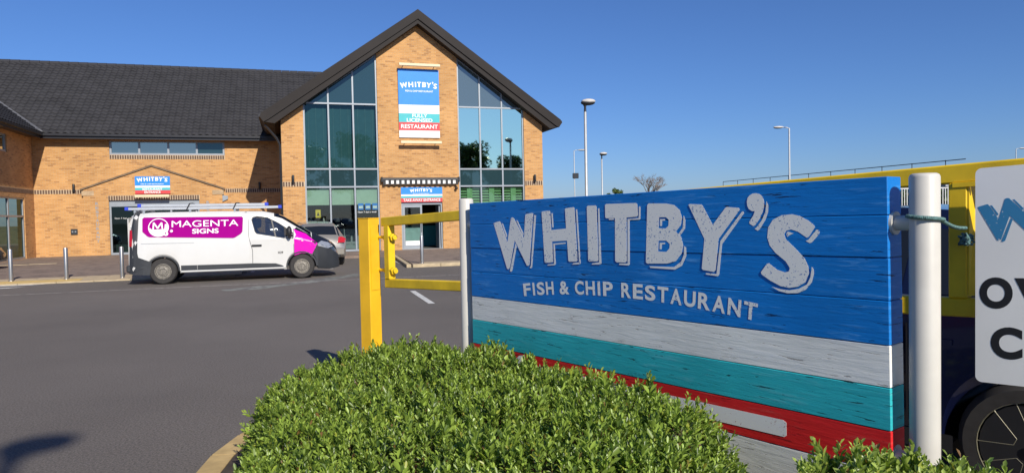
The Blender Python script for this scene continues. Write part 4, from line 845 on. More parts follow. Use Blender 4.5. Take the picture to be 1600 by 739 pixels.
for y in (-0.52, 0.45):
    part(van, 'seat', MB().cbox(3.0, 3.45, y - 0.24, y + 0.24, 0.56, 0.85, 0.04).prism([(3.0, y - 0.23, 0.85), (3.14, y - 0.23, 0.85), (3.02, y - 0.23, 1.42), (2.92, y - 0.23, 1.42)], (0, 0.46, 0)).cbox(3.04, 3.17, y - 0.13, y + 0.13, 1.40, 1.66, 0.03), M['seat'])
part(van, 'steering_wheel', MB().path([(3.86 + 0.06 * math.sin(k / 12 * 2 * math.pi), -0.52 + 0.19 * math.cos(k / 12 * 2 * math.pi), 1.16 + 0.18 * math.sin(k / 12 * 2 * math.pi)) for k in range(13)], 0.014, 6), M['black'])
part(van, 'axle', MB().tube((0.79, -0.8, 0.33), (0.79, 0.8, 0.33), 0.05).tube((4.24, -0.8, 0.33), (4.24, 0.8, 0.33), 0.05), M['black'])
part(van, 'side_step', MB().cbox(1.22, 3.78, -0.985, -0.955, 0.295, 0.335, 0.008), M['vanwhite'])
# the magenta logo panel
lp = part(van, 'logo_panel', VB.decal(V_logo, -1, 0.006), M['magenta'])
def on_side(mb2, eps): return MB().add([(x, -(VB.side(x, z) + eps), z) for x, z in mb2[0]], mb2[1])
def side_text(s, x0, x1, z0, z1, bold, shear=0.0):
    vs, fs = text2d(s, bold); xa = min(p[0] for p in vs); xb = max(p[0] for p in vs); ya = min(p[1] for p in vs); yb = max(p[1] for p in vs)
    return on_side(([(x0 + (x - xa) / (xb - xa) * (x1 - x0), z0 + (y - ya) / (yb - ya) * (z1 - z0)) for x, y in vs], fs), 0.010)
part(lp, 'lettering', flat_mesh(side_text('MAGENTA', 1.02, 2.64, 1.475, 1.64, 0.0), 'lettering', M['l_clean']))
part(lp, 'lettering', flat_mesh(side_text('SIGNS', 1.51, 2.15, 1.295, 1.42, 0.018), 'lettering', M['l_clean']))
ring = [(0.71 + 0.242 * math.cos(k * math.pi / 18), 1.475 + 0.238 * math.sin(k * math.pi / 18)) for k in range(36)]; ring2 = [(0.71 + 0.222 * math.cos(k * math.pi / 18), 1.475 + 0.218 * math.sin(k * math.pi / 18)) for k in range(36)]
em = part(lp, 'emblem', VB.decal(ring, -1, 0.010, [ring2], 1), M['l_clean'])
wave = [(0.71 + 0.214 * math.cos(a), 1.475 + 0.21 * math.sin(a)) for a in [math.pi + k * math.pi / 16 for k in range(17)]]
part(lp, 'emblem', VB.decal(wave + [(0.92, 1.56), (0.86, 1.56), (0.85, 1.43), (0.78, 1.43), (0.66, 1.42), (0.55, 1.43)], -1, 0.010, cuts=1), M['l_clean'])
part(lp, 'emblem', VB.decal([(0.57, 1.43), (0.58, 1.60), (0.61, 1.61), (0.69, 1.49), (0.77, 1.61), (0.80, 1.60), (0.82, 1.43), (0.79, 1.43), (0.77, 1.545), (0.70, 1.44), (0.68, 1.44), (0.61, 1.545), (0.60, 1.43)], -1, 0.022, cuts=1), M['l_clean'])
for cx, cz, r_ in ((0.885, 1.31, 0.055), (1.015, 1.378, 0.034)):
    part(lp, 'emblem', VB.decal([(cx + r_ * math.cos(k * math.pi / 9), cz + r_ * math.sin(k * math.pi / 9)) for k in range(18)], -1, 0.016, cuts=1), M['l_clean'])
    part(lp, 'emblem', VB.decal([(cx - r_ * .2 + r_ * .4 * math.cos(k * math.pi / 5), cz + r_ * .2 + r_ * .4 * math.sin(k * math.pi / 5)) for k in range(10)], -1, 0.019, cuts=1), M['magenta'])
part(van, 'door_badge', flat_mesh(side_text('X29', 3.62, 3.76, 0.70, 0.76, 0.02), 'door_badge', M['black']))
# roof rack and ladders
for x in (0.35, 1.45, 2.55):
    rk = MB(); rk.cbox(x - 0.03, x + 0.03, -0.72, 0.72, 1.895, 1.93, 0.008)
    for y in (-0.70, 0.70): rk.box(x - 0.025, x + 0.025, y - 0.02, y + 0.02, 1.78, 1.90)
    part(van, 'rack_bar', rk, M['alu'])
part(van, 'rear_roller', MB().tube((0.12, -0.6, 1.90), (0.12, 0.6, 1.90), 0.03).box(0.10, 0.14, -0.62, -0.58, 1.76, 1.90).box(0.10, 0.14, 0.58, 0.62, 1.76, 1.90), M['alu'], 40)
def ladder(label, x0, x1, yc, z, w):
    t = thing('ladder', label, 'ladder', (-3.95 + x0, 21.02 + yc, z), 0, 'ladders on the van')
    for s in (-1, 1):
        st = part(t, 'stile', MB().cbox(0.05, x1 - x0 - 0.05, s * w / 2 - 0.015, s * w / 2 + 0.015, 0, 0.068, 0.006), M['ladder'])
        for a in (0.0, x1 - x0 - 0.09): part(st, 'end_cap', MB().cbox(a, a + 0.09, s * w / 2 - 0.022, s * w / 2 + 0.022, -0.006, 0.082, 0.008), M['bluecap'])
    k = 0.3
    while k < x1 - x0: part(t, 'rung', MB().tube((k, -w / 2, 0.035), (k, w / 2, 0.035), 0.014, n=8), M['ladder'], 40); k += 0.28
ladder('lower of two aluminium ladders on the van roof, reaching further forward', -0.12, 3.75, -0.38, 1.935, 0.40)
ladder('upper of two aluminium ladders on the van roof, set further back', 0.18, 3.40, -0.40, 2.012, 0.34)
for x in (1.35, 2.5):
    part(van, 'ratchet_strap', MB().path([(x, -0.66, 1.91), (x + 0.08, -0.61, 2.09), (x + 0.12, -0.38, 2.10), (x + 0.15, -0.14, 2.09), (x + 0.1, 0.0, 1.92)], 0.014, 6), M['black'])

# ---- hatchbacks
def car(name, label, loc, rz, paint, sc=(1, 1, 1), big=False, glass='darkglass', sport=False, bl=0.92):
    L = 4.08 * sc[0]; W_ = 0.865 * sc[1]; h = sc[2]
    zt = [(0, 0.66), (0.04, 0.88), (0.10, 1.00), (0.16, 1.06), (0.42, 1.38), (0.62, 1.47), (1.4, 1.53), (2.1, 1.50), (2.45, 1.42), (3.05, 1.03), (3.3, 0.98), (3.75, 0.88), (3.98, 0.74), (4.08, 0.52)]
    B = Body([(x * sc[0], z * h) for x, z in zt], zb=[(0, 0.36), (0.3, 0.26), (3.6 * sc[0], 0.24), (L, 0.26)],
             wb=[(0, W_ * 0.86), (0.12, W_ * 0.95), (0.4, W_), (3.2 * sc[0], W_), (3.7 * sc[0], W_ * 0.93), (3.95 * sc[0], W_ * 0.78), (L, W_ * 0.6)],
             wr=[(0, W_ * 0.8), (0.16, W_ * 0.76), (0.5, W_ * 0.70), (2.4 * sc[0], W_ * 0.70), (3.05 * sc[0], W_ * 0.80), (3.7 * sc[0], W_ * 0.7), (L, W_ * 0.5)],
             belt=[(0, 0.55), (0.2, bl * h), (3.0 * sc[0], bl * h), (3.4 * sc[0], 0.80 * h), (L, 0.5)], arches=[0.72 * sc[0], 3.28 * sc[0]], ra=0.37 if not big else 0.41)
    t = thing(name, label, 'car', loc, rz); S = sc[0]
    part(t, 'body', B.shell(), paint, 32)
    part(t, 'rear_window', B.patch(0.175 * S, 0.41 * S, -1.75, 1.75, 0.006), M[glass]); part(t, 'windscreen', B.patch(2.5 * S, 3.02 * S, -1.8, 1.8, 0.006), M[glass])
    for sg in (-1, 1):
        g = lambda x, f_: (x, B.sec(x)[3][1] + 0.03 + f_ * (B.sec(x)[4][1] - B.sec(x)[3][1] - 0.06))
        for xa, xb in ((0.5 * S, 1.22 * S), (1.30 * S, 2.1 * S)):
            ks = [xa + (xb - xa) * k / 4 for k in range(5)]; part(t, 'side_window', B.decal([g(x, 0) for x in ks] + [g(x, 1) for x in reversed(ks)], sg, 0.006), M[glass])
        ks = [2.16 * S, 2.4 * S, 2.75 * S]; part(t, 'side_window', B.decal([g(x, 0) for x in ks] + [g(x, 0.95) for x in reversed(ks)], sg, 0.006), M[glass])
        for x in (1.26, 2.14): part(t, 'door_seam', B.decal([(x * S, 0.40), (x * S + 0.01, 0.40), (x * S + 0.01, 0.90 * h), (x * S, 0.90 * h)], sg, 0.003), M['black'])
        for x in (1.05, 1.9): part(t, 'door_handle', B.decal([(x * S, 0.80 * h), (x * S + 0.17, 0.80 * h), (x * S + 0.17, 0.83 * h), (x * S, 0.83 * h)], sg, 0.015), paint)
        part(t, 'waist_trim', B.decal([(0.45 * S, (bl + 0.004) * h), (2.7 * S, (bl + 0.004) * h), (2.7 * S, (bl + 0.018) * h), (0.45 * S, (bl + 0.018) * h)], sg, 0.008), M['steel'] if sport else M['black'])
        part(t, 'sill_trim', B.decal([(1.05 * S, 0.26), (2.9 * S, 0.26), (2.9 * S, 0.36), (1.05 * S, 0.36)], sg, 0.006), M['black'])
        part(t, 'tail_light', B.decal([(0.03, 0.82 * h), (0.22, 0.80 * h), (0.26, 0.92 * h), (0.20, 0.995 * h), (0.10, 0.985 * h), (0.05, 0.90 * h)], sg, 0.008), M['taillight'])
        part(t, 'tail_light', MB().prism([(-0.012, sg * W_ * 0.60, 0.80 * h), (-0.004, sg * W_ * 0.87, 0.80 * h), (0.085, sg * W_ * 0.86, 0.98 * h), (0.075, sg * W_ * 0.66, 0.985 * h)], (0.05, 0, 0)), M['taillight'])
        part(t, 'headlight', B.decal([(3.55 * S, 0.82 * h), (3.72 * S, 0.84 * h), (3.95 * S, 0.72 * h), (3.95 * S, 0.64 * h), (3.7 * S, 0.68 * h)], sg, 0.008), M['chrome'])
        part(t, 'mirror', MB().ell((2.62 * S, sg * (W_ + 0.09), 1.0 * h), 0.08, 0.10, 0.07), M['black'], True)
        for xw in (0.72 * S, 3.28 * S): wheel(t, xw, sg * (W_ - 0.02), 0.31 if not big else 0.35, 0.20, sg, M['rim'] if not sport else M['alloy'], 'steel' if not sport else 'alloy', None if not sport else 0.252)
    part(t, 'rear_bumper', MB().cbox(-0.05, 0.10, -W_ * 0.86, W_ * 0.86, 0.37, 0.62, 0.035), paint); part(t, 'diffuser', MB().cbox(-0.056, 0.1, -W_ * 0.70, W_ * 0.70, 0.30, 0.40, 0.02), M['black'])
    part(t, 'number_plate', MB().box(-0.058, -0.05, -0.26, 0.26, 0.47, 0.58), M['poster_yellow']); part(t, 'boot_handle', MB().cbox(0.0, 0.06, -0.3, 0.3, 0.80 * h, 0.83 * h, 0.006), M['black'])
    part(t, 'exhaust', MB().tube((-0.06, -0.45, 0.30), (0.3, -0.45, 0.30), 0.03), M['steel'])
    part(t, 'aerial', MB().tube((0.8 * S, 0, 1.49 * h), (0.6 * S, 0, 1.66 * h), 0.006, n=6), M['black'])
    part(t, 'underbody', MB().box(0.4, L - 0.4, -W_ * 0.7, W_ * 0.7, 0.20, 0.27), M['black'])
    return t
M['alloy'] = pm('alloy_edges', (0.30, 0.28, 0.20), 0.4, metal=0.5)
car('hatchback_car', 'champagne hatchback parked nose-in between the van and the shop front', (1.02, 24.5, 0), R(98), M['champagne'])
car('black_car', 'black car at the left edge by the wing, only its front showing', (-13.66, 28.6, 0.1), R(0), M['blackpaint'])
g_dir = Vector((0.4034, -0.9150, 0)); g_n = Vector((-0.9150, -0.4034, 0))
car('navy_car', 'dark navy car parked close behind the yellow gate', (4.725, 2.26, 0), R(113.8), M['navy'], (1.08, 1.05, 1.07), True, sport=True, bl=1.03)

# ================================================================== the roadside board
TL = Vector(SIGN_TL); SA = Vector(SIGN_A); SN = Vector(SIGN_N); BK = -SN
sgn = thing('sign_board', 'big painted plank board of blue, white, teal and red, the restaurant roadside sign', 'sign', (*(TL + SA * 1.32).xy, 0), place=True)
TILT = 0.0117
LM = Matrix((SA, BK, Vector((0, 0, 1)))).transposed().to_4x4(); LM.translation = TL
LT = LM @ Matrix.Rotation(-math.atan(TILT), 4, 'Y')
rows = [0, 0.138, 0.291, 0.445, 0.605, 0.758, 0.913, 1.068, 1.222]
cols = ['p_blue'] * 4 + ['p_white', 'p_teal', 'p_red', 'p_white']
for k in range(8):
    j = (0.0015, 0.0, 0.002, 0.0005, 0.0015, 0.0, 0.001, 0.002)[k]
    part(sgn, 'plank', MB().cbox(0, SIGN_L, j, 0.106, -rows[k + 1] + 0.0012, -rows[k] - 0.0012, 0.0022).xf(LT), M[cols[k]])
part(sgn, 'core', MB().box(0.006, SIGN_L - 0.006, 0.008, 0.098, -1.218, -0.006).xf(LT), M['blackprint'])
for a, nm in ((-0.105, 'left'), (SIGN_L + 0.105, 'right')):
    c = TL + SA * a + BK * 0.046; r_ = 0.0485
    po = part(sgn, 'post', MB().lathe([(r_, 0), (r_, 1.722), (r_ - 0.004, 1.731), (r_ - 0.012, 1.735), (0, 1.736)], (c.x, c.y, 0), n=32), M['whitepost'], 40)
    for z in (1.563, 0.72):
        e_ = TL + SA * (0 if a < 0 else SIGN_L) + BK * 0.045
        part(po, 'bracket', MB().tube((c.x, c.y, z), (e_.x, e_.y, z), 0.027, n=18).tube((e_.x, e_.y, z), tuple(Vector((e_.x, e_.y, z)) + (Vector((c.x, c.y, 0)) - Vector((e_.x, e_.y, 0))).normalized() * 0.012), 0.042, n=18), M['whitepost'], 40)
def sp(a, b, c=0.0): return TL + SA * a + Vector((0, 0, b)) + SN * c
for k in ('W', 'H', 'I', 'T', 'B', 'Y', 'q', 'S'):
    polys = WHITBY[k]; mb = MB().prism([sp(x, y, 0.0003) for x, y in polys[0]], SN * 0.0006, [[sp(x, y, 0.0003) for x, y in h] for h in polys[1:]])
    lo = part(sgn, 'letter' if k != 'q' else 'apostrophe', mb, M['l_white'])
    for pl in WHITBY[k + 's']: part(lo, 'drop_shadow', MB().prism([sp(x, y, 0.0003) for x, y in pl], SN * 0.0005), M['l_white'])
arc = lambda x: -0.07753642 * x * x + 0.21998949 * x - 0.66090127
words = [('FISH', 0.5601, 0.8321), ('&', 0.881, 0.9604), ('CHIP', 1.0069, 1.2905), ('RESTAURANT', 1.3486, 2.1181)]
for wd_, xa, xb in words:
    ws = [0.45 if c == 'I' else 1.0 for c in wd_]; gap = 0.20; tot = sum(ws) + gap * (len(ws) - 1); u = (xb - xa) / tot; x = xa
    for c, w in zip(wd_, ws):
        xm = x + w * u / 2; sl_ = -2 * 0.07753642 * xm + 0.21998949; an = math.atan(sl_); ux = SA * math.cos(an) + Vector((0, 0, math.sin(an))); uy = Vector((0, 0, math.cos(an))) - SA * math.sin(an)
        o = sp(xm, arc(xm), 0.0) - ux * (w * u / 2)
        if c == 'I': mb = MB().add([o + ux * 0.006 + SN * .0009, o + ux * (0.006 + 0.019) + SN * .0009, o + ux * 0.025 + uy * 0.074 + SN * .0009, o + ux * 0.006 + uy * 0.074 + SN * .0009], [(0, 1, 2, 3)])
        else: mb = text_mb(c, o, ux, uy, w * u, 0.074, 0.030, 0.0009)
        part(sgn, 'small_letter', flat_mesh(mb, 'small_letter', M['l_white'])); x += (w + gap) * u
ar = [(0.40, -1.00), (0.50, -0.925), (0.555, -0.915), (0.555, -0.965), (2.235, -0.932), (2.25, -0.940), (2.25, -0.992), (2.24, -1.000), (0.555, -1.035), (0.555, -1.08)]
part(sgn, 'arrow', MB().prism([sp(x, y, 0.0002) for x, y in ar], SN * 0.0005), M['l_arrow'])

# ================================================================== yellow gate, its post, white notice panel, rope
G0 = Vector((0.794, 6.254, 0)); GS = 0.0378
GM = Matrix((g_dir, -g_n, Vector((0, 0, 1)))).transposed().to_4x4(); GM.translation = G0
def gbox(t0, t1, d0, d1, z0, z1, c=0.006):
    mb = MB().cbox(t0, t1, d0, d1, z0, z1, c); mb.v = [(x, y, z + GS * x) for x, y, z in mb.v]; return mb.xf(GM)
gate = thing('yellow_gate', 'yellow steel swing gate running from its post behind the blue board', 'gate', tuple(G0), place=True)
part(gate, 'top_rail', gbox(-0.01, 5.36, -0.03, 0.03, 1.542, 1.619), M['yellow']); part(gate, 'bottom_rail', gbox(0.03, 5.36, -0.03, 0.03, 1.004, 1.080), M['yellow'])
for t0, tw_ in ((0.04, 0.075), (4.425, 0.066)): part(gate, 'stile', gbox(t0, t0 + tw_, -0.034, 0.034, 1.08, 1.542, 0.004), M['yellow'])
part(gate, 'gusset', MB().prism([GM @ Vector((4.492, -0.03, z + GS * 4.5)) for z in (1.54,)] + [GM @ Vector((4.492, -0.03, 1.09 + GS * 4.5)), GM @ Vector((4.54, 0.03, 1.09 + GS * 4.5)), GM @ Vector((4.50, 0.03, 1.54 + GS * 4.5))], g_dir * 0.006), M['yellow'])
part(gate, 'weld_plate', gbox(4.44, 4.56, -0.038, -0.03, 1.525, 1.545, 0.001), M['yellow'])
for z in (1.445, 1.155):
    part(gate, 'eye_bolt', MB().tube((-0.12, 0, z), (0.16, 0, z), 0.014, n=10).tube((0.115, 0, z), (0.15, 0, z), 0.034, n=6).tube((0.15, 0, z), (0.175, 0, z), 0.022, n=10).tube((0.01, 0, z), (0.035, 0, z), 0.028, n=6).xf(GM), M['yellow'])
yp = Vector((0.672, 6.37, 0)); half = 0.066; mb = MB().cbox(-half, half, -half, half, -0.1, 1.612, 0.004).xf(Matrix.Translation(yp) @ Matrix.Rotation(R(45 - 8), 4, 'Z'))
ypo = thing('gate_post', 'stout square yellow post beside the hedge that the gate hangs on', 'post', tuple(yp), place=True)
part(ypo, 'shaft', mb, M['yellowpost']); part(ypo, 'cap', MB().cbox(-half - 0.003, half + 0.003, -half - 0.003, half + 0.003, 1.610, 1.618, 0.001).xf(Matrix.Translation(yp) @ Matrix.Rotation(R(37), 4, 'Z')), M['yellowpost'])
part(ypo, 'hinge_plate', MB().box(half, half + 0.006, -0.05, 0.05, 0.98, 1.54).xf(Matrix.Translation(yp) @ Matrix.Rotation(R(37), 4, 'Z') @ Matrix.Rotation(R(-90), 4, 'Z')), M['yellowpost'])
yp2 = GM @ Vector((5.5, 0, 0)); p2 = thing('gate_post', 'yellow post closing the gate at its right end', 'post', (yp2.x, yp2.y, 0), place=True)
part(p2, 'shaft', MB().cbox(-half, half, -half, half, -0.1, 1.85, 0.004).xf(Matrix.Translation((yp2.x, yp2.y, 0)) @ Matrix.Rotation(R(-66), 4, 'Z')), M['yellow'])
# notice panel
PL = Vector((2.532, 2.060, 1.762)); pu = (g_dir + Vector((0, 0, GS))).normalized(); pv = Vector((0, 0, 1)); PW, PH, rc = 0.95, 0.826, 0.022
pan = thing('notice_panel', 'white notice panel with rounded corners, blue and black lettering, tied to the gate', 'sign', (PL.x, PL.y, PL.z - PH), place=True)
def pp(a, b, c=0.0): return PL + pu * a + pv * b + g_n * c
outl = []
for cx, cy, a0 in ((rc, -rc, 180), (PW - rc, -rc, 90), (PW - rc, -PH + rc, 0), (rc, -PH + rc, -90)):
    for k in range(6): a = R(a0 - 18 * k); outl.append((cx + rc * math.cos(a), cy + rc * math.sin(a)))
part(pan, 'panel', MB().prism([pp(a, b) for a, b in outl], -g_n * 0.006), M['panelwhite'])
sc_ = 0.168 / 0.34
for kk in ('W', 'Ws'):
    for pl in WHITBY[kk]: part(pan, 'letter' if kk == 'W' else 'drop_shadow', MB().prism([pp(0.008 + (x - 0.268) * sc_, -0.075 + (y + 0.071) * sc_ - 0.045 + 0.12 * (x - 0.268) * sc_, 0.0005) for x, y in pl], g_n * 0.0004), M['bluegrey'])
part(pan, 'letter', MB().prism([pp(a, b, 0.0005) for a, b in [(0.172, -0.278), (0.188, -0.276), (0.195, -0.318), (0.181, -0.320)]], g_n * 0.001), M['s_red'])
for ch, a, z, w, h in (('O', 0.014, 1.226, 0.108, 0.120), ('V', 0.127, 1.226, 0.112, 0.118), ('C', 0.051, 1.036, 0.102, 0.122)):
    part(pan, 'letter', flat_mesh(text_mb(ch, pp(a, z - PL.z - 0.003), pu, pv, w, h, 0.045, 0.0007), 'letter', M['blackprint']))
# rope
rc_ = TL + SA * (SIGN_L + 0.105) + BK * 0.046
pts = []
for k in range(15):
    an = math.atan2(-0.3, -1) + 0.0; a = R(150) + k * R(13.5); pts.append((rc_.x + 0.0565 * math.cos(a), rc_.y + 0.0565 * math.sin(a), 1.588 - 0.0012 * k))
last = Vector(pts[-1]); kn = Vector((2.535, 2.10, 1.532))
for k in range(1, 11): q = last.lerp(kn, k / 10); pts.append((q.x, q.y, q.z - 0.010 * math.sin(k / 10 * math.pi)))
rp = thing('rope', 'green twisted rope looped round the white post and tied to the notice panel', 'rope', pts[0], place=True)
tw = [MB(), MB()]
dense = []
for i in range(len(pts) - 1):
    for k in range(8): dense.append(Vector(pts[i]).lerp(Vector(pts[i + 1]), k / 8))
for s in range(2):
    pth = []
    for i, p in enumerate(dense):
        d = (dense[min(i + 1, len(dense) - 1)] - dense[max(i - 1, 0)]).normalized(); a = d.cross(Vector((0, 0, 1))).normalized(); b = d.cross(a); an = i * 0.9 + s * math.pi
        pth.append(p + a * (0.0035 * math.cos(an)) + b * (0.0035 * math.sin(an)))
    part(rp, 'strand', MB().path(pth, 0.0042, 6), M['rope'], True)
kp = []
for k in range(40): kp.append(kn + Vector((0.018 * math.sin(k * 1.7), 0.02 * math.cos(k * 1.3), -0.02 - 0.045 * abs(math.sin(k * 0.6)))))
part(rp, 'knot', MB().path(kp, 0.0055, 6), M['rope'], True)

# ================================================================== lamp columns
def dome_lamp(label, x, y, h, rz, hs=1.0):
    t = thing('lamp_column', label, 'street lamp', (x, y, 0), rz, 'dome lamp columns')
    part(t, 'pole', MB().lathe([(0.11, 0), (0.11, 1.2), (0.085, 1.25), (0.075, h - 0.9), (0.07, h - 0.7)], n=14), M['lamp_pole'], 40)
    part(t, 'base_plate', MB().cbox(-0.2, 0.2, -0.2, 0.2, 0, 0.03, 0.01), M['lamp_pole'])
    part(t, 'neck', MB().lathe([(0.075, h - 0.72), (0.06, h - 0.45), (0.12, h - 0.30)], n=12), M['lamp_dark'], 40)
    b = MB().ell((0.16 * hs, 0, h - 0.22), 0.40 * hs, 0.22 * hs, 0.15 * hs); part(t, 'bowl', b, M['lamp_dark'], True)
    b = MB().ell((0.19 * hs, 0, h - 0.22 + 0.08 * hs), 0.40 * hs, 0.24 * hs, 0.14 * hs); part(t, 'hood', b, M['lamp_white'], True); return t
la = -TH
dome_lamp('nearest tall lamp with pale dome hood right of the gable', 15.79, 36.14, 7.95, la)
dome_lamp('smaller far lamp with dome hood to the right of the tall one', 31.47, 67.9, 8.0, la)
dome_lamp('dome lamp beyond the right edge, seen mirrored in the gable glass', 17.7, 9.4, 8.0, R(150))
dome_lamp('dome lamp behind the viewer whose head throws a shadow on the asphalt', -1.94 + math.sin(SUN_AZ) * 9.8 / math.tan(SUN_EL), 5.98 - math.cos(SUN_AZ) * 9.8 / math.tan(SUN_EL), 9.97, R(10), 0.66)
def arm_lamp(label, x, y, h, rz, hw=0.9, box=False):
    t = thing('arm_lamp_column', label, 'street lamp', (x, y, 0), rz, 'arm lamp columns')
    part(t, 'pole', MB().lathe([(0.10, 0), (0.10, 1.4), (0.08, 1.5), (0.06, h - 0.1), (0.05, h)], n=12), M['lamp_pole'], 40)
    part(t, 'base_plate', MB().cbox(-0.2, 0.2, -0.2, 0.2, 0, 0.03, 0.01), M['lamp_pole'])
    part(t, 'arm', MB().path([(0, 0, h - 0.05), (0.15, 0, h + 0.03), (0.4, 0, h + 0.06)], 0.04, 8), M['lamp_pole'], True)
    hd = MB(); hd.ell((0.4 + hw / 2, 0, h + 0.08), hw / 2, 0.15, 0.09); part(t, 'lantern', hd, M['lamp_white'], True)
    part(t, 'lens', MB().ell((0.45 + hw / 2, 0, h + 0.02), hw / 2.6, 0.12, 0.06), M['lamp_dark'], True)
    if box: part(t, 'camera_box', MB().cbox(-0.25, 0.55, -0.2, 0.2, h - 3.7, h - 3.0, 0.05), M['lamp_dark'])
arm_lamp('slender far arm lamp with a camera box, left of the tall dome lamp', 36.48, 87.4, 10.0, la, 1.3, True)
arm_lamp('arm lamp with pale flat lantern pointing left above the blue board', 37.41, 46.1, 7.95, la + math.pi, 0.85)
arm_lamp('far dark arm lamp at the right edge above the yellow rail', 104.6, 78.5, 10.0, la, 1.1)

# ================================================================== trees, railings, far roof
def leaf_cloud(cent, rad, n, size, seed):
    rg = np.random.default_rng(seed); k = len(cent); idx = rg.integers(0, k, n); c = np.array(cent)[idx]; r_ = np.array(rad)[idx][:, None]
    d = rg.normal(size=(n, 3)); d /= np.linalg.norm(d, axis=1)[:, None]; p = c + d * r_ * (rg.random((n, 1)) ** 0.45) * np.array([1, 1, 0.8])
    u = rg.normal(size=(n, 3)); u /= np.linalg.norm(u, axis=1)[:, None]; v = np.cross(u, rg.normal(size=(n, 3))); v /= np.linalg.norm(v, axis=1)[:, None]
    s = size * (0.6 + 0.8 * rg.random((n, 1))); V = np.stack([p - u * s, p + v * s * 0.55, p + u * s, p - v * s * 0.55], 1).reshape(-1, 3)
    return V, np.arange(n * 4).reshape(n, 4)
def tree(label, x, y, h, cr, n, seed, group, size=0.22, mat='leaf_tree'):
    rg = random.Random(seed); t = thing('tree', label, 'tree', (x, y, 0), 0, group); mb = MB(); cent = []; rad = []
    th_ = h * 0.30; mb.path([(0, 0, -0.1), (0.05, 0.03, th_ * .5), (0.0, 0.1, th_), (0.1, 0.0, h * 0.6), (0, 0, h * .85)], [h * .022, h * .018, h * .015, h * .009, h * .003], 8)
    for k in range(15):
        a = rg.random() * 6.283; z0 = th_ + (h * .5) * rg.random(); ln = cr * (0.5 + 0.5 * rg.random()) * (1.1 - 0.5 * (z0 - th_) / (h * .6)); e_ = Vector((math.cos(a) * ln, math.sin(a) * ln, z0 + ln * (0.35 + .5 * rg.random())))
        mb.path([(0, 0.05, z0), (e_.x * .5, e_.y * .5, z0 + (e_.z - z0) * .4), tuple(e_)], [h * .008, h * .005, h * .002], 6); cent.append(tuple(e_)); rad.append(cr * (0.28 + 0.2 * rg.random()))
        cent.append((e_.x * .55, e_.y * .55, z0 + (e_.z - z0) * .6)); rad.append(cr * .3)
    cent.append((0, 0, h * .88)); rad.append(cr * .35)
    part(t, 'trunk', mb, M['bark'], True); V, Fq = leaf_cloud(cent, rad, n, size, seed); part(t, 'crown', npmesh('crown', V, Fq, M[mat]), None)
for i, (x, y, h, cr, lb) in enumerate([(25, -33, 12.6, 3.2, 'tall broad tree mirrored in the right gable glass'), (31, -36, 11.0, 3.4, 'lower tree mirrored beside the lamp in the gable glass'), (37, -34, 10.4, 3.6, 'rightmost tree of the row mirrored in the gable glass'),
        (17, -39, 12.0, 3.8, 'tree mirrored low in the gable glass near the brick pier'), (9, -42, 15.0, 4.6, 'largest tree behind the viewer, mirrored dark in the left glass'), (1, -40, 13.5, 4.4, 'leftmost tree behind the viewer, mirrored dark in the left glass')]):
    tree(lb, x, y, h, cr, 5200, 20 + i, 'trees behind the viewer', 0.26)
tree('small rounded evergreen peeping over the blue board', 30.95, 63.8, 4.3, 1.0, 2600, 41, 'far greenery', 0.10, 'leaf_far')
# bare tree
t = thing('bare_tree', 'leafless tree with a fan of twigs above the blue board', 'tree', (39.2, 71.7, 0)); mb = MB(); rg = random.Random(5)
def grow(p, d, ln, r_, lvl):
    q = p + d * ln; mid = p + d * ln * .5 + Vector((rg.uniform(-1, 1), rg.uniform(-1, 1), 0)) * ln * .05; mb.path([p, mid, q], [r_, r_ * .85, r_ * .65], 5 if lvl < 2 else 4)
    if lvl < 5:
        for k in range(4 if lvl == 0 else 3): nd = (d + Vector((rg.uniform(-1, 1), rg.uniform(-1, 1), rg.uniform(-.15, .55))) * (1.05 if lvl else 1.7)).normalized(); grow(q, nd, ln * rg.uniform(.55, .82), r_ * .62, lvl + 1)
grow(Vector((0, 0, 0)), Vector((0, 0, 1)), 2.0, 0.14, 0)
part(t, 'trunk', mb, M['twig'])
V, Fq = leaf_cloud([(rg.uniform(-2.2, 2.2), rg.uniform(-1, 1), rg.uniform(2.5, 3.6)) for _ in range(10)], [0.5] * 10, 900, 0.09, 77); part(t, 'ivy', npmesh('ivy', V, Fq, M['leaf_far']), None)
# white railing and the hedge behind it
fa, fb = Vector((20.5, 25.3, 0)), Vector((31.5, 21.85, 0)); fd = (fb - fa).normalized(); fl = (fb - fa).length
t = thing('railing', 'white vertical bar railing seen past the white post', 'railing', tuple(fa), math.atan2(fd.y, fd.x))
part(t, 'top_rail', MB().box(0, fl, -0.02, 0.02, 2.38, 2.43), M['fence_white']); part(t, 'bottom_rail', MB().box(0, fl, -0.02, 0.02, 0.15, 0.2), M['fence_white'])
for k in range(5): part(t, 'post', MB().box(k * fl / 4 - 0.035, k * fl / 4 + 0.035, -0.035, 0.035, 0, 2.5), M['fence_white'])
mb = MB()
for k in range(int(fl / 0.11)): mb.box(k * 0.11, k * 0.11 + 0.03, -0.012, 0.012, 0.2, 2.38)
part(t, 'bars', mb, M['fence_white'], kind='stuff')
V, Fq = leaf_cloud([tuple(fa + fd * (fl * k / 24) + Vector((0.3, 1.6, 0.4 + 0.5 * (k % 3)))) for k in range(25)] + [tuple(fa + fd * (fl * k / 24) + Vector((0.3, 1.6, 1.9))) for k in range(25)], [0.8] * 50, 9000, 0.13, 88)
t = thing('far_hedge', 'dark hedge behind the white railing', 'hedge', tuple(fa), place=True); part(t, 'foliage', npmesh('foliage', V, Fq, M['leaf_tree']), None, kind='stuff')
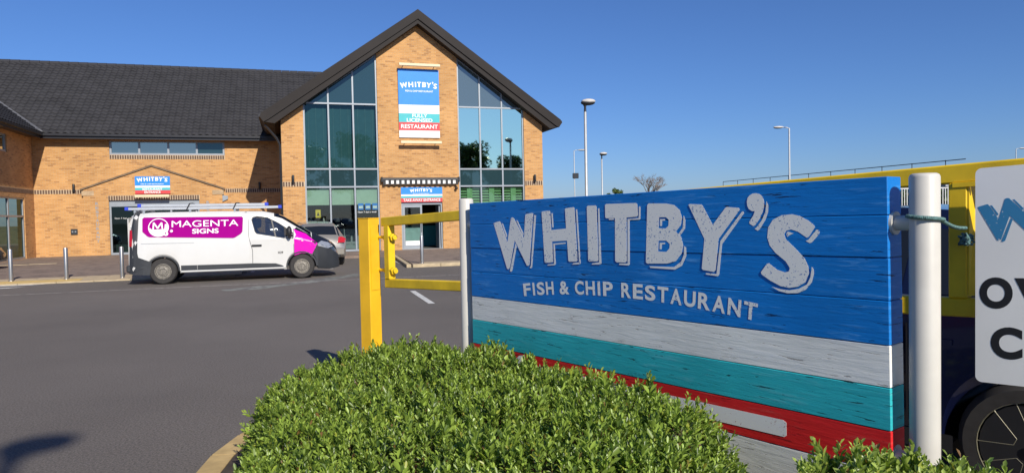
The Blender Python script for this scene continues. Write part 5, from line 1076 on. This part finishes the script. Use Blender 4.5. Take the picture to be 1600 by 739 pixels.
# flat-roofed store far right: only its roof guard rail rises above the gate
t = thing('flat_roofed_store', 'far flat-roofed store, its thin roof guard rail showing above the gate', 'building', (78, 84, 0), place=True)
ra, rb = Vector((73.6, 108.1, 0)), Vector((69.5, 60.1, 0)); back = Vector((22, -1.9, 0))
part(t, 'wall', MB().prism([ra, rb, rb + back, ra + back], (0, 0, 4.9)), M['clad']); part(t, 'roof', MB().prism([p + Vector((0, 0, 4.9)) for p in (ra, rb, rb + back, ra + back)], (0, 0, 0.25)), M['lamp_dark'])
gr = part(t, 'guard_rail', MB().tube(ra + Vector((0, 0, 6.72)), rb + Vector((-0.2, -2.6, 6.62)), 0.05, n=6).tube(ra + Vector((0, 0, 5.9)), rb + Vector((0, 0, 5.8)), 0.05, n=6), M['lamp_dark'])
for k in range(11): q = ra.lerp(rb, k / 10); part(gr, 'stanchion', MB().tube(q + Vector((0, 0, 5.1)), q + Vector((0, 0, 6.7)), 0.05, n=6), M['lamp_dark'])
for k in range(5): q = ra.lerp(rb, 0.1 + k * .2); part(t, 'window', MB().prism([q + Vector((-0.05, 0, 1)), q + Vector((-0.4, -3.5, 1)), q + Vector((-0.4, -3.5, 3)), q + Vector((-0.05, 0, 3))], (0.04, 0, 0)), M['spandrel'])

# ================================================================== hedge and shrub in front of the board
def leaf_shape(L, W_):
    V = np.array([[0, 0, 0], [W_ * .38, L * .35, W_ * .16], [W_ * .48, L * .70, W_ * .12], [0, L, -W_ * .12], [-W_ * .48, L * .70, W_ * .12], [-W_ * .38, L * .35, W_ * .16]]); return V, [(0, 1, 2, 3), (0, 3, 4, 5)]
def sprig(seed, n, ln, L, W_):
    rg = np.random.default_rng(seed); V = []; Fq = []
    for k in range(n):
        f_ = (k + 0.5) / n; a = k * 2.4 + rg.normal(0, .3); tilt = R(62) * (1 - f_ * 0.65) + rg.normal(0, .16); s = 0.75 + 0.5 * math.sin(math.pi * min(1, f_ * 1.1)) * rg.uniform(.7, 1.1)
        lv, lf_ = leaf_shape(L * s, W_ * s); roll = rg.normal(0, .35)
        m = Matrix.Rotation(a, 3, 'Z') @ Matrix.Rotation(math.pi / 2 - tilt, 3, 'X') @ Matrix.Rotation(roll, 3, 'Y')
        p = (lv @ np.array(m).T) + np.array([rg.normal(0, .002), rg.normal(0, .002), ln * (0.10 + 0.90 * f_)])
        b = len(V); V += list(p); Fq += [tuple(i + b for i in q) for q in lf_]
    b = len(V); V += [(.0014, 0, -0.03), (-.0007, .0012, -0.03), (-.0007, -.0012, -0.03), (0, 0, ln)]; Fq += [(b, b + 1, b + 3, b + 3), (b + 1, b + 2, b + 3, b + 3), (b + 2, b, b + 3, b + 3)]
    return np.array(V, float), Fq
def poly_d(P, poly):
    poly = np.array(poly); n = len(poly); inside = np.zeros(len(P), bool); d = np.full(len(P), 1e9)
    for i in range(n):
        a, b = poly[i], poly[(i + 1) % n]; e_ = b - a; w = P - a; t = np.clip((w @ e_) / (e_ @ e_), 0, 1); d = np.minimum(d, np.linalg.norm(w - t[:, None] * e_, axis=1))
        c = ((a[1] <= P[:, 1]) & (b[1] > P[:, 1])) | ((b[1] <= P[:, 1]) & (a[1] > P[:, 1])); xi = a[0] + (P[:, 1] - a[1]) / (b[1] - a[1] + 1e-12) * e_[0]; inside ^= c & (P[:, 0] < xi)
    return np.where(inside, d, -d)
def hedge(name, label, cat, outline, hfun, ntop, nside, L, W_, nleaf, ln, mat, nparts, seed, edge=0.26, core=0.17, shoot=0.03):
    out = [tuple(cw(x, z).xy) for x, z in outline]; rg = np.random.default_rng(seed); lo = np.min(out, 0); hi = np.max(out, 0); c0 = (lo + hi) / 2
    t = thing(name, label, cat, (c0[0], c0[1], 0.05), place=True)
    cx, sx = math.cos(TH), math.sin(TH)
    ph = rg.random((7, 2)) * 6.28; fr_ = rg.uniform(4, 17, (7, 2))
    def H_(P):
        X = P[:, 0] * cx - P[:, 1] * sx; Z = P[:, 0] * sx + P[:, 1] * cx; d = poly_d(P, out); q = np.clip(d / edge, 0, 1)
        bumpy = sum(np.sin(P[:, 0] * a[0] + b[0]) * np.sin(P[:, 1] * a[1] + b[1]) for a, b in zip(fr_, ph)) * 0.017
        return np.where(d > 0, (hfun(X, Z) + bumpy) * (1 - (1 - q) ** 2.6) ** 0.42, 0), d
    def clump(P): return np.sin(P[:, 0] * 23 + 3 * np.sin(P[:, 1] * 9)) * np.sin(P[:, 1] * 21 + 2 * np.sin(P[:, 0] * 11))
    def sample(n, cond):
        R_ = []
        while sum(map(len, R_)) < n:
            P = rg.uniform(lo, hi, (n, 2)); h, d = H_(P); k = cond(d) & (rg.random(n) < 0.72 + 0.55 * clump(P)); R_.append(P[k])
        return np.concatenate(R_)[:n]
    P1 = sample(ntop, lambda d: d > 0.012); P2 = sample(nside, lambda d: (d > 0.004) & (d < 0.16)); P = np.concatenate([P1, P2]); h, d = H_(P)
    z = h - np.abs(rg.normal(0, .014, len(P))) - 0.05 + 0.016 * clump(P); z[ntop:] = h[ntop:] * rg.uniform(0.12, 1.0, nside); z = np.maximum(z, 0.06)
    e_ = 0.02; gx = (H_(P + [e_, 0])[0] - H_(P - [e_, 0])[0]) / (2 * e_); gy = (H_(P + [0, e_])[0] - H_(P - [0, e_])[0]) / (2 * e_)
    nv = np.stack([-gx, -gy, np.ones(len(P))], 1); nv /= np.linalg.norm(nv, axis=1)[:, None]; dv = nv * 0.75 + np.array([0, 0, 0.85]) + rg.normal(0, .24, (len(P), 3)); dv /= np.linalg.norm(dv, axis=1)[:, None]
    var = [sprig(seed * 10 + k, nleaf + (k % 3) * 2, ln * (0.85 + 0.1 * k), L, W_) for k in range(5)]; kind = rg.integers(0, 5, len(P)); scale = rg.uniform(.75, 1.2, len(P)); scale = np.where(rg.random(len(P)) < shoot, scale * 1.5, scale); spin = rg.uniform(0, 6.283, len(P))
    def mats(i):
        a = Vector(dv[i]); q = a.to_track_quat('Z', 'Y').to_matrix() @ Matrix.Rotation(spin[i], 3, 'Z'); return q
    camd = np.linalg.norm(P, axis=1); vis = np.argsort(camd + rg.uniform(0, .9, len(P)) + np.where(h - z > 0.12, 5, 0)); X_ = P[:, 0] * cx - P[:, 1] * sx; Z_ = P[:, 0] * sx + P[:, 1] * cx
    inview = ((1.62 - z) / np.maximum(Z_, .3) < 0.34) & (np.abs(X_ / np.maximum(Z_, .3)) < 0.72); single = [i for i in vis if inview[i]][:nparts]; sset = set(single)
    mes = []
    for V, Fq in var:
        me = bpy.data.meshes.new('sprig'); me.from_pydata([tuple(v) for v in V], [], [tuple(dict.fromkeys(q)) for q in Fq]); me.materials.append(mat); mes.append(me)
    inv = Matrix.Translation(t.location).inverted()
    for i in single:
        o = bpy.data.objects.new('leaf_sprig', mes[kind[i]]); COL.objects.link(o); o.parent = t; o.matrix_parent_inverse = inv
        o.matrix_basis = Matrix.Translation((P[i, 0], P[i, 1], z[i])) @ mats(i).to_4x4() @ Matrix.Scale(scale[i], 4)
    AV = []; AF = []; off = 0
    for k, (V, Fq) in enumerate(var):
        ids = [i for i in np.nonzero(kind == k)[0] if i not in sset]
        Rm = np.array([np.array(mats(i)) for i in ids]); W3 = np.einsum('nij,vj->nvi', Rm, V) * scale[ids][:, None, None] + np.stack([P[ids, 0], P[ids, 1], z[ids]], 1)[:, None, :]
        nvv = len(V); Fl = np.array([q for q in Fq if len(set(q)) == 4]); AV.append(W3.reshape(-1, 3)); AF.append((Fl[None] + (np.arange(len(ids)) * nvv)[:, None, None] + off).reshape(-1, 4)); off += len(ids) * nvv
    part(t, 'foliage', npmesh('foliage', np.concatenate(AV), np.concatenate(AF), mat), None, kind='stuff')
    ax = dv * (ln * 0.85 * scale)[:, None]; base = np.stack([P[:, 0], P[:, 1], z], 1) - dv * 0.06; a_ = np.cross(dv, rg.normal(size=(len(P), 3))); a_ /= np.linalg.norm(a_, axis=1)[:, None]; b_ = np.cross(dv, a_)
    SV = np.stack([base + a_ * .0016, base - a_ * .0008 + b_ * .0014, base - a_ * .0008 - b_ * .0014, base + dv * 0.06 + ax], 1).reshape(-1, 3); q4 = np.arange(len(P))[:, None, None] * 4
    part(t, 'shoots', npmesh('shoots', SV, (np.array([[0, 1, 3], [1, 2, 3], [2, 0, 3]])[None] + q4).reshape(-1, 3), M['shoot']), None, kind='stuff')
    # twiggy inside as one dark sheet, shade of the leaf gaps in its colour
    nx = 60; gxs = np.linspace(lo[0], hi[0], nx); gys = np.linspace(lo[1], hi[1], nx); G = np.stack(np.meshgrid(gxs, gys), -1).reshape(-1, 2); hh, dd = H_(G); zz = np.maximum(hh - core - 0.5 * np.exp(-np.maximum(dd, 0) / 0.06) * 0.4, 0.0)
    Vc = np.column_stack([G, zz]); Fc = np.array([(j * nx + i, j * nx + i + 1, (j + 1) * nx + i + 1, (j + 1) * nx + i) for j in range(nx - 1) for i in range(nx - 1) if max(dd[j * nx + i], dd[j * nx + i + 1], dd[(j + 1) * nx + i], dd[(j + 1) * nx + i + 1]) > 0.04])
    part(t, 'shade_core', npmesh('shade_core', Vc, Fc, M['hedge_core'], True), None)
    st = MB()
    for k in range(14):
        p = P1[k]; st.tube((p[0], p[1], 0.0), (p[0] + .05, p[1], max(0.1, h[k] * .7)), 0.012, 0.006, 6)
    part(t, 'stems', st, M['bark'])
    return t
hedge('clipped_hedge', 'large rounded clipped hedge of small bright green leaves before the blue board', 'hedge',
      [(-1.66, 4.35), (-1.58, 4.72), (-1.2, 5.02), (-0.62, 5.08), (-0.40, 4.66), (0.10, 3.92), (0.62, 3.24), (0.86, 2.90), (0.88, 2.62), (0.74, 2.25), (0.58, 1.8), (0.35, 1.45), (-0.3, 1.35), (-0.85, 1.7), (-1.12, 2.4), (-1.22, 3.2), (-1.44, 3.9)],
      lambda X, Z: np.interp(X, [-1.7, -1.2, -0.6, -0.1, 0.5, 0.9], [0.50, 0.62, 0.74, 0.82, 0.83, 0.78]), 8600, 4600, 0.0250, 0.0104, 13, 0.088, M['leaf_box'], 300, 3)
hedge('leafy_shrub', 'smaller loose shrub with larger pale leaves at the foot of the white post', 'shrub',
      [(0.70, 2.02), (0.92, 2.24), (1.20, 2.26), (1.45, 2.20), (1.9, 2.2), (2.3, 1.9), (2.2, 1.4), (1.4, 1.2), (0.85, 1.45)],
      lambda X, Z: np.interp(X, [0.7, 0.95, 1.15, 1.35, 1.6, 2.2], [0.79, 0.85, 0.845, 0.765, 0.73, 0.72]), 2500, 1400, 0.031, 0.0135, 11, 0.090, M['leaf_box2'], 150, 9, 0.2, shoot=0.008)
for o in bpy.data.objects:
    if '_g' in o: del o['_g']
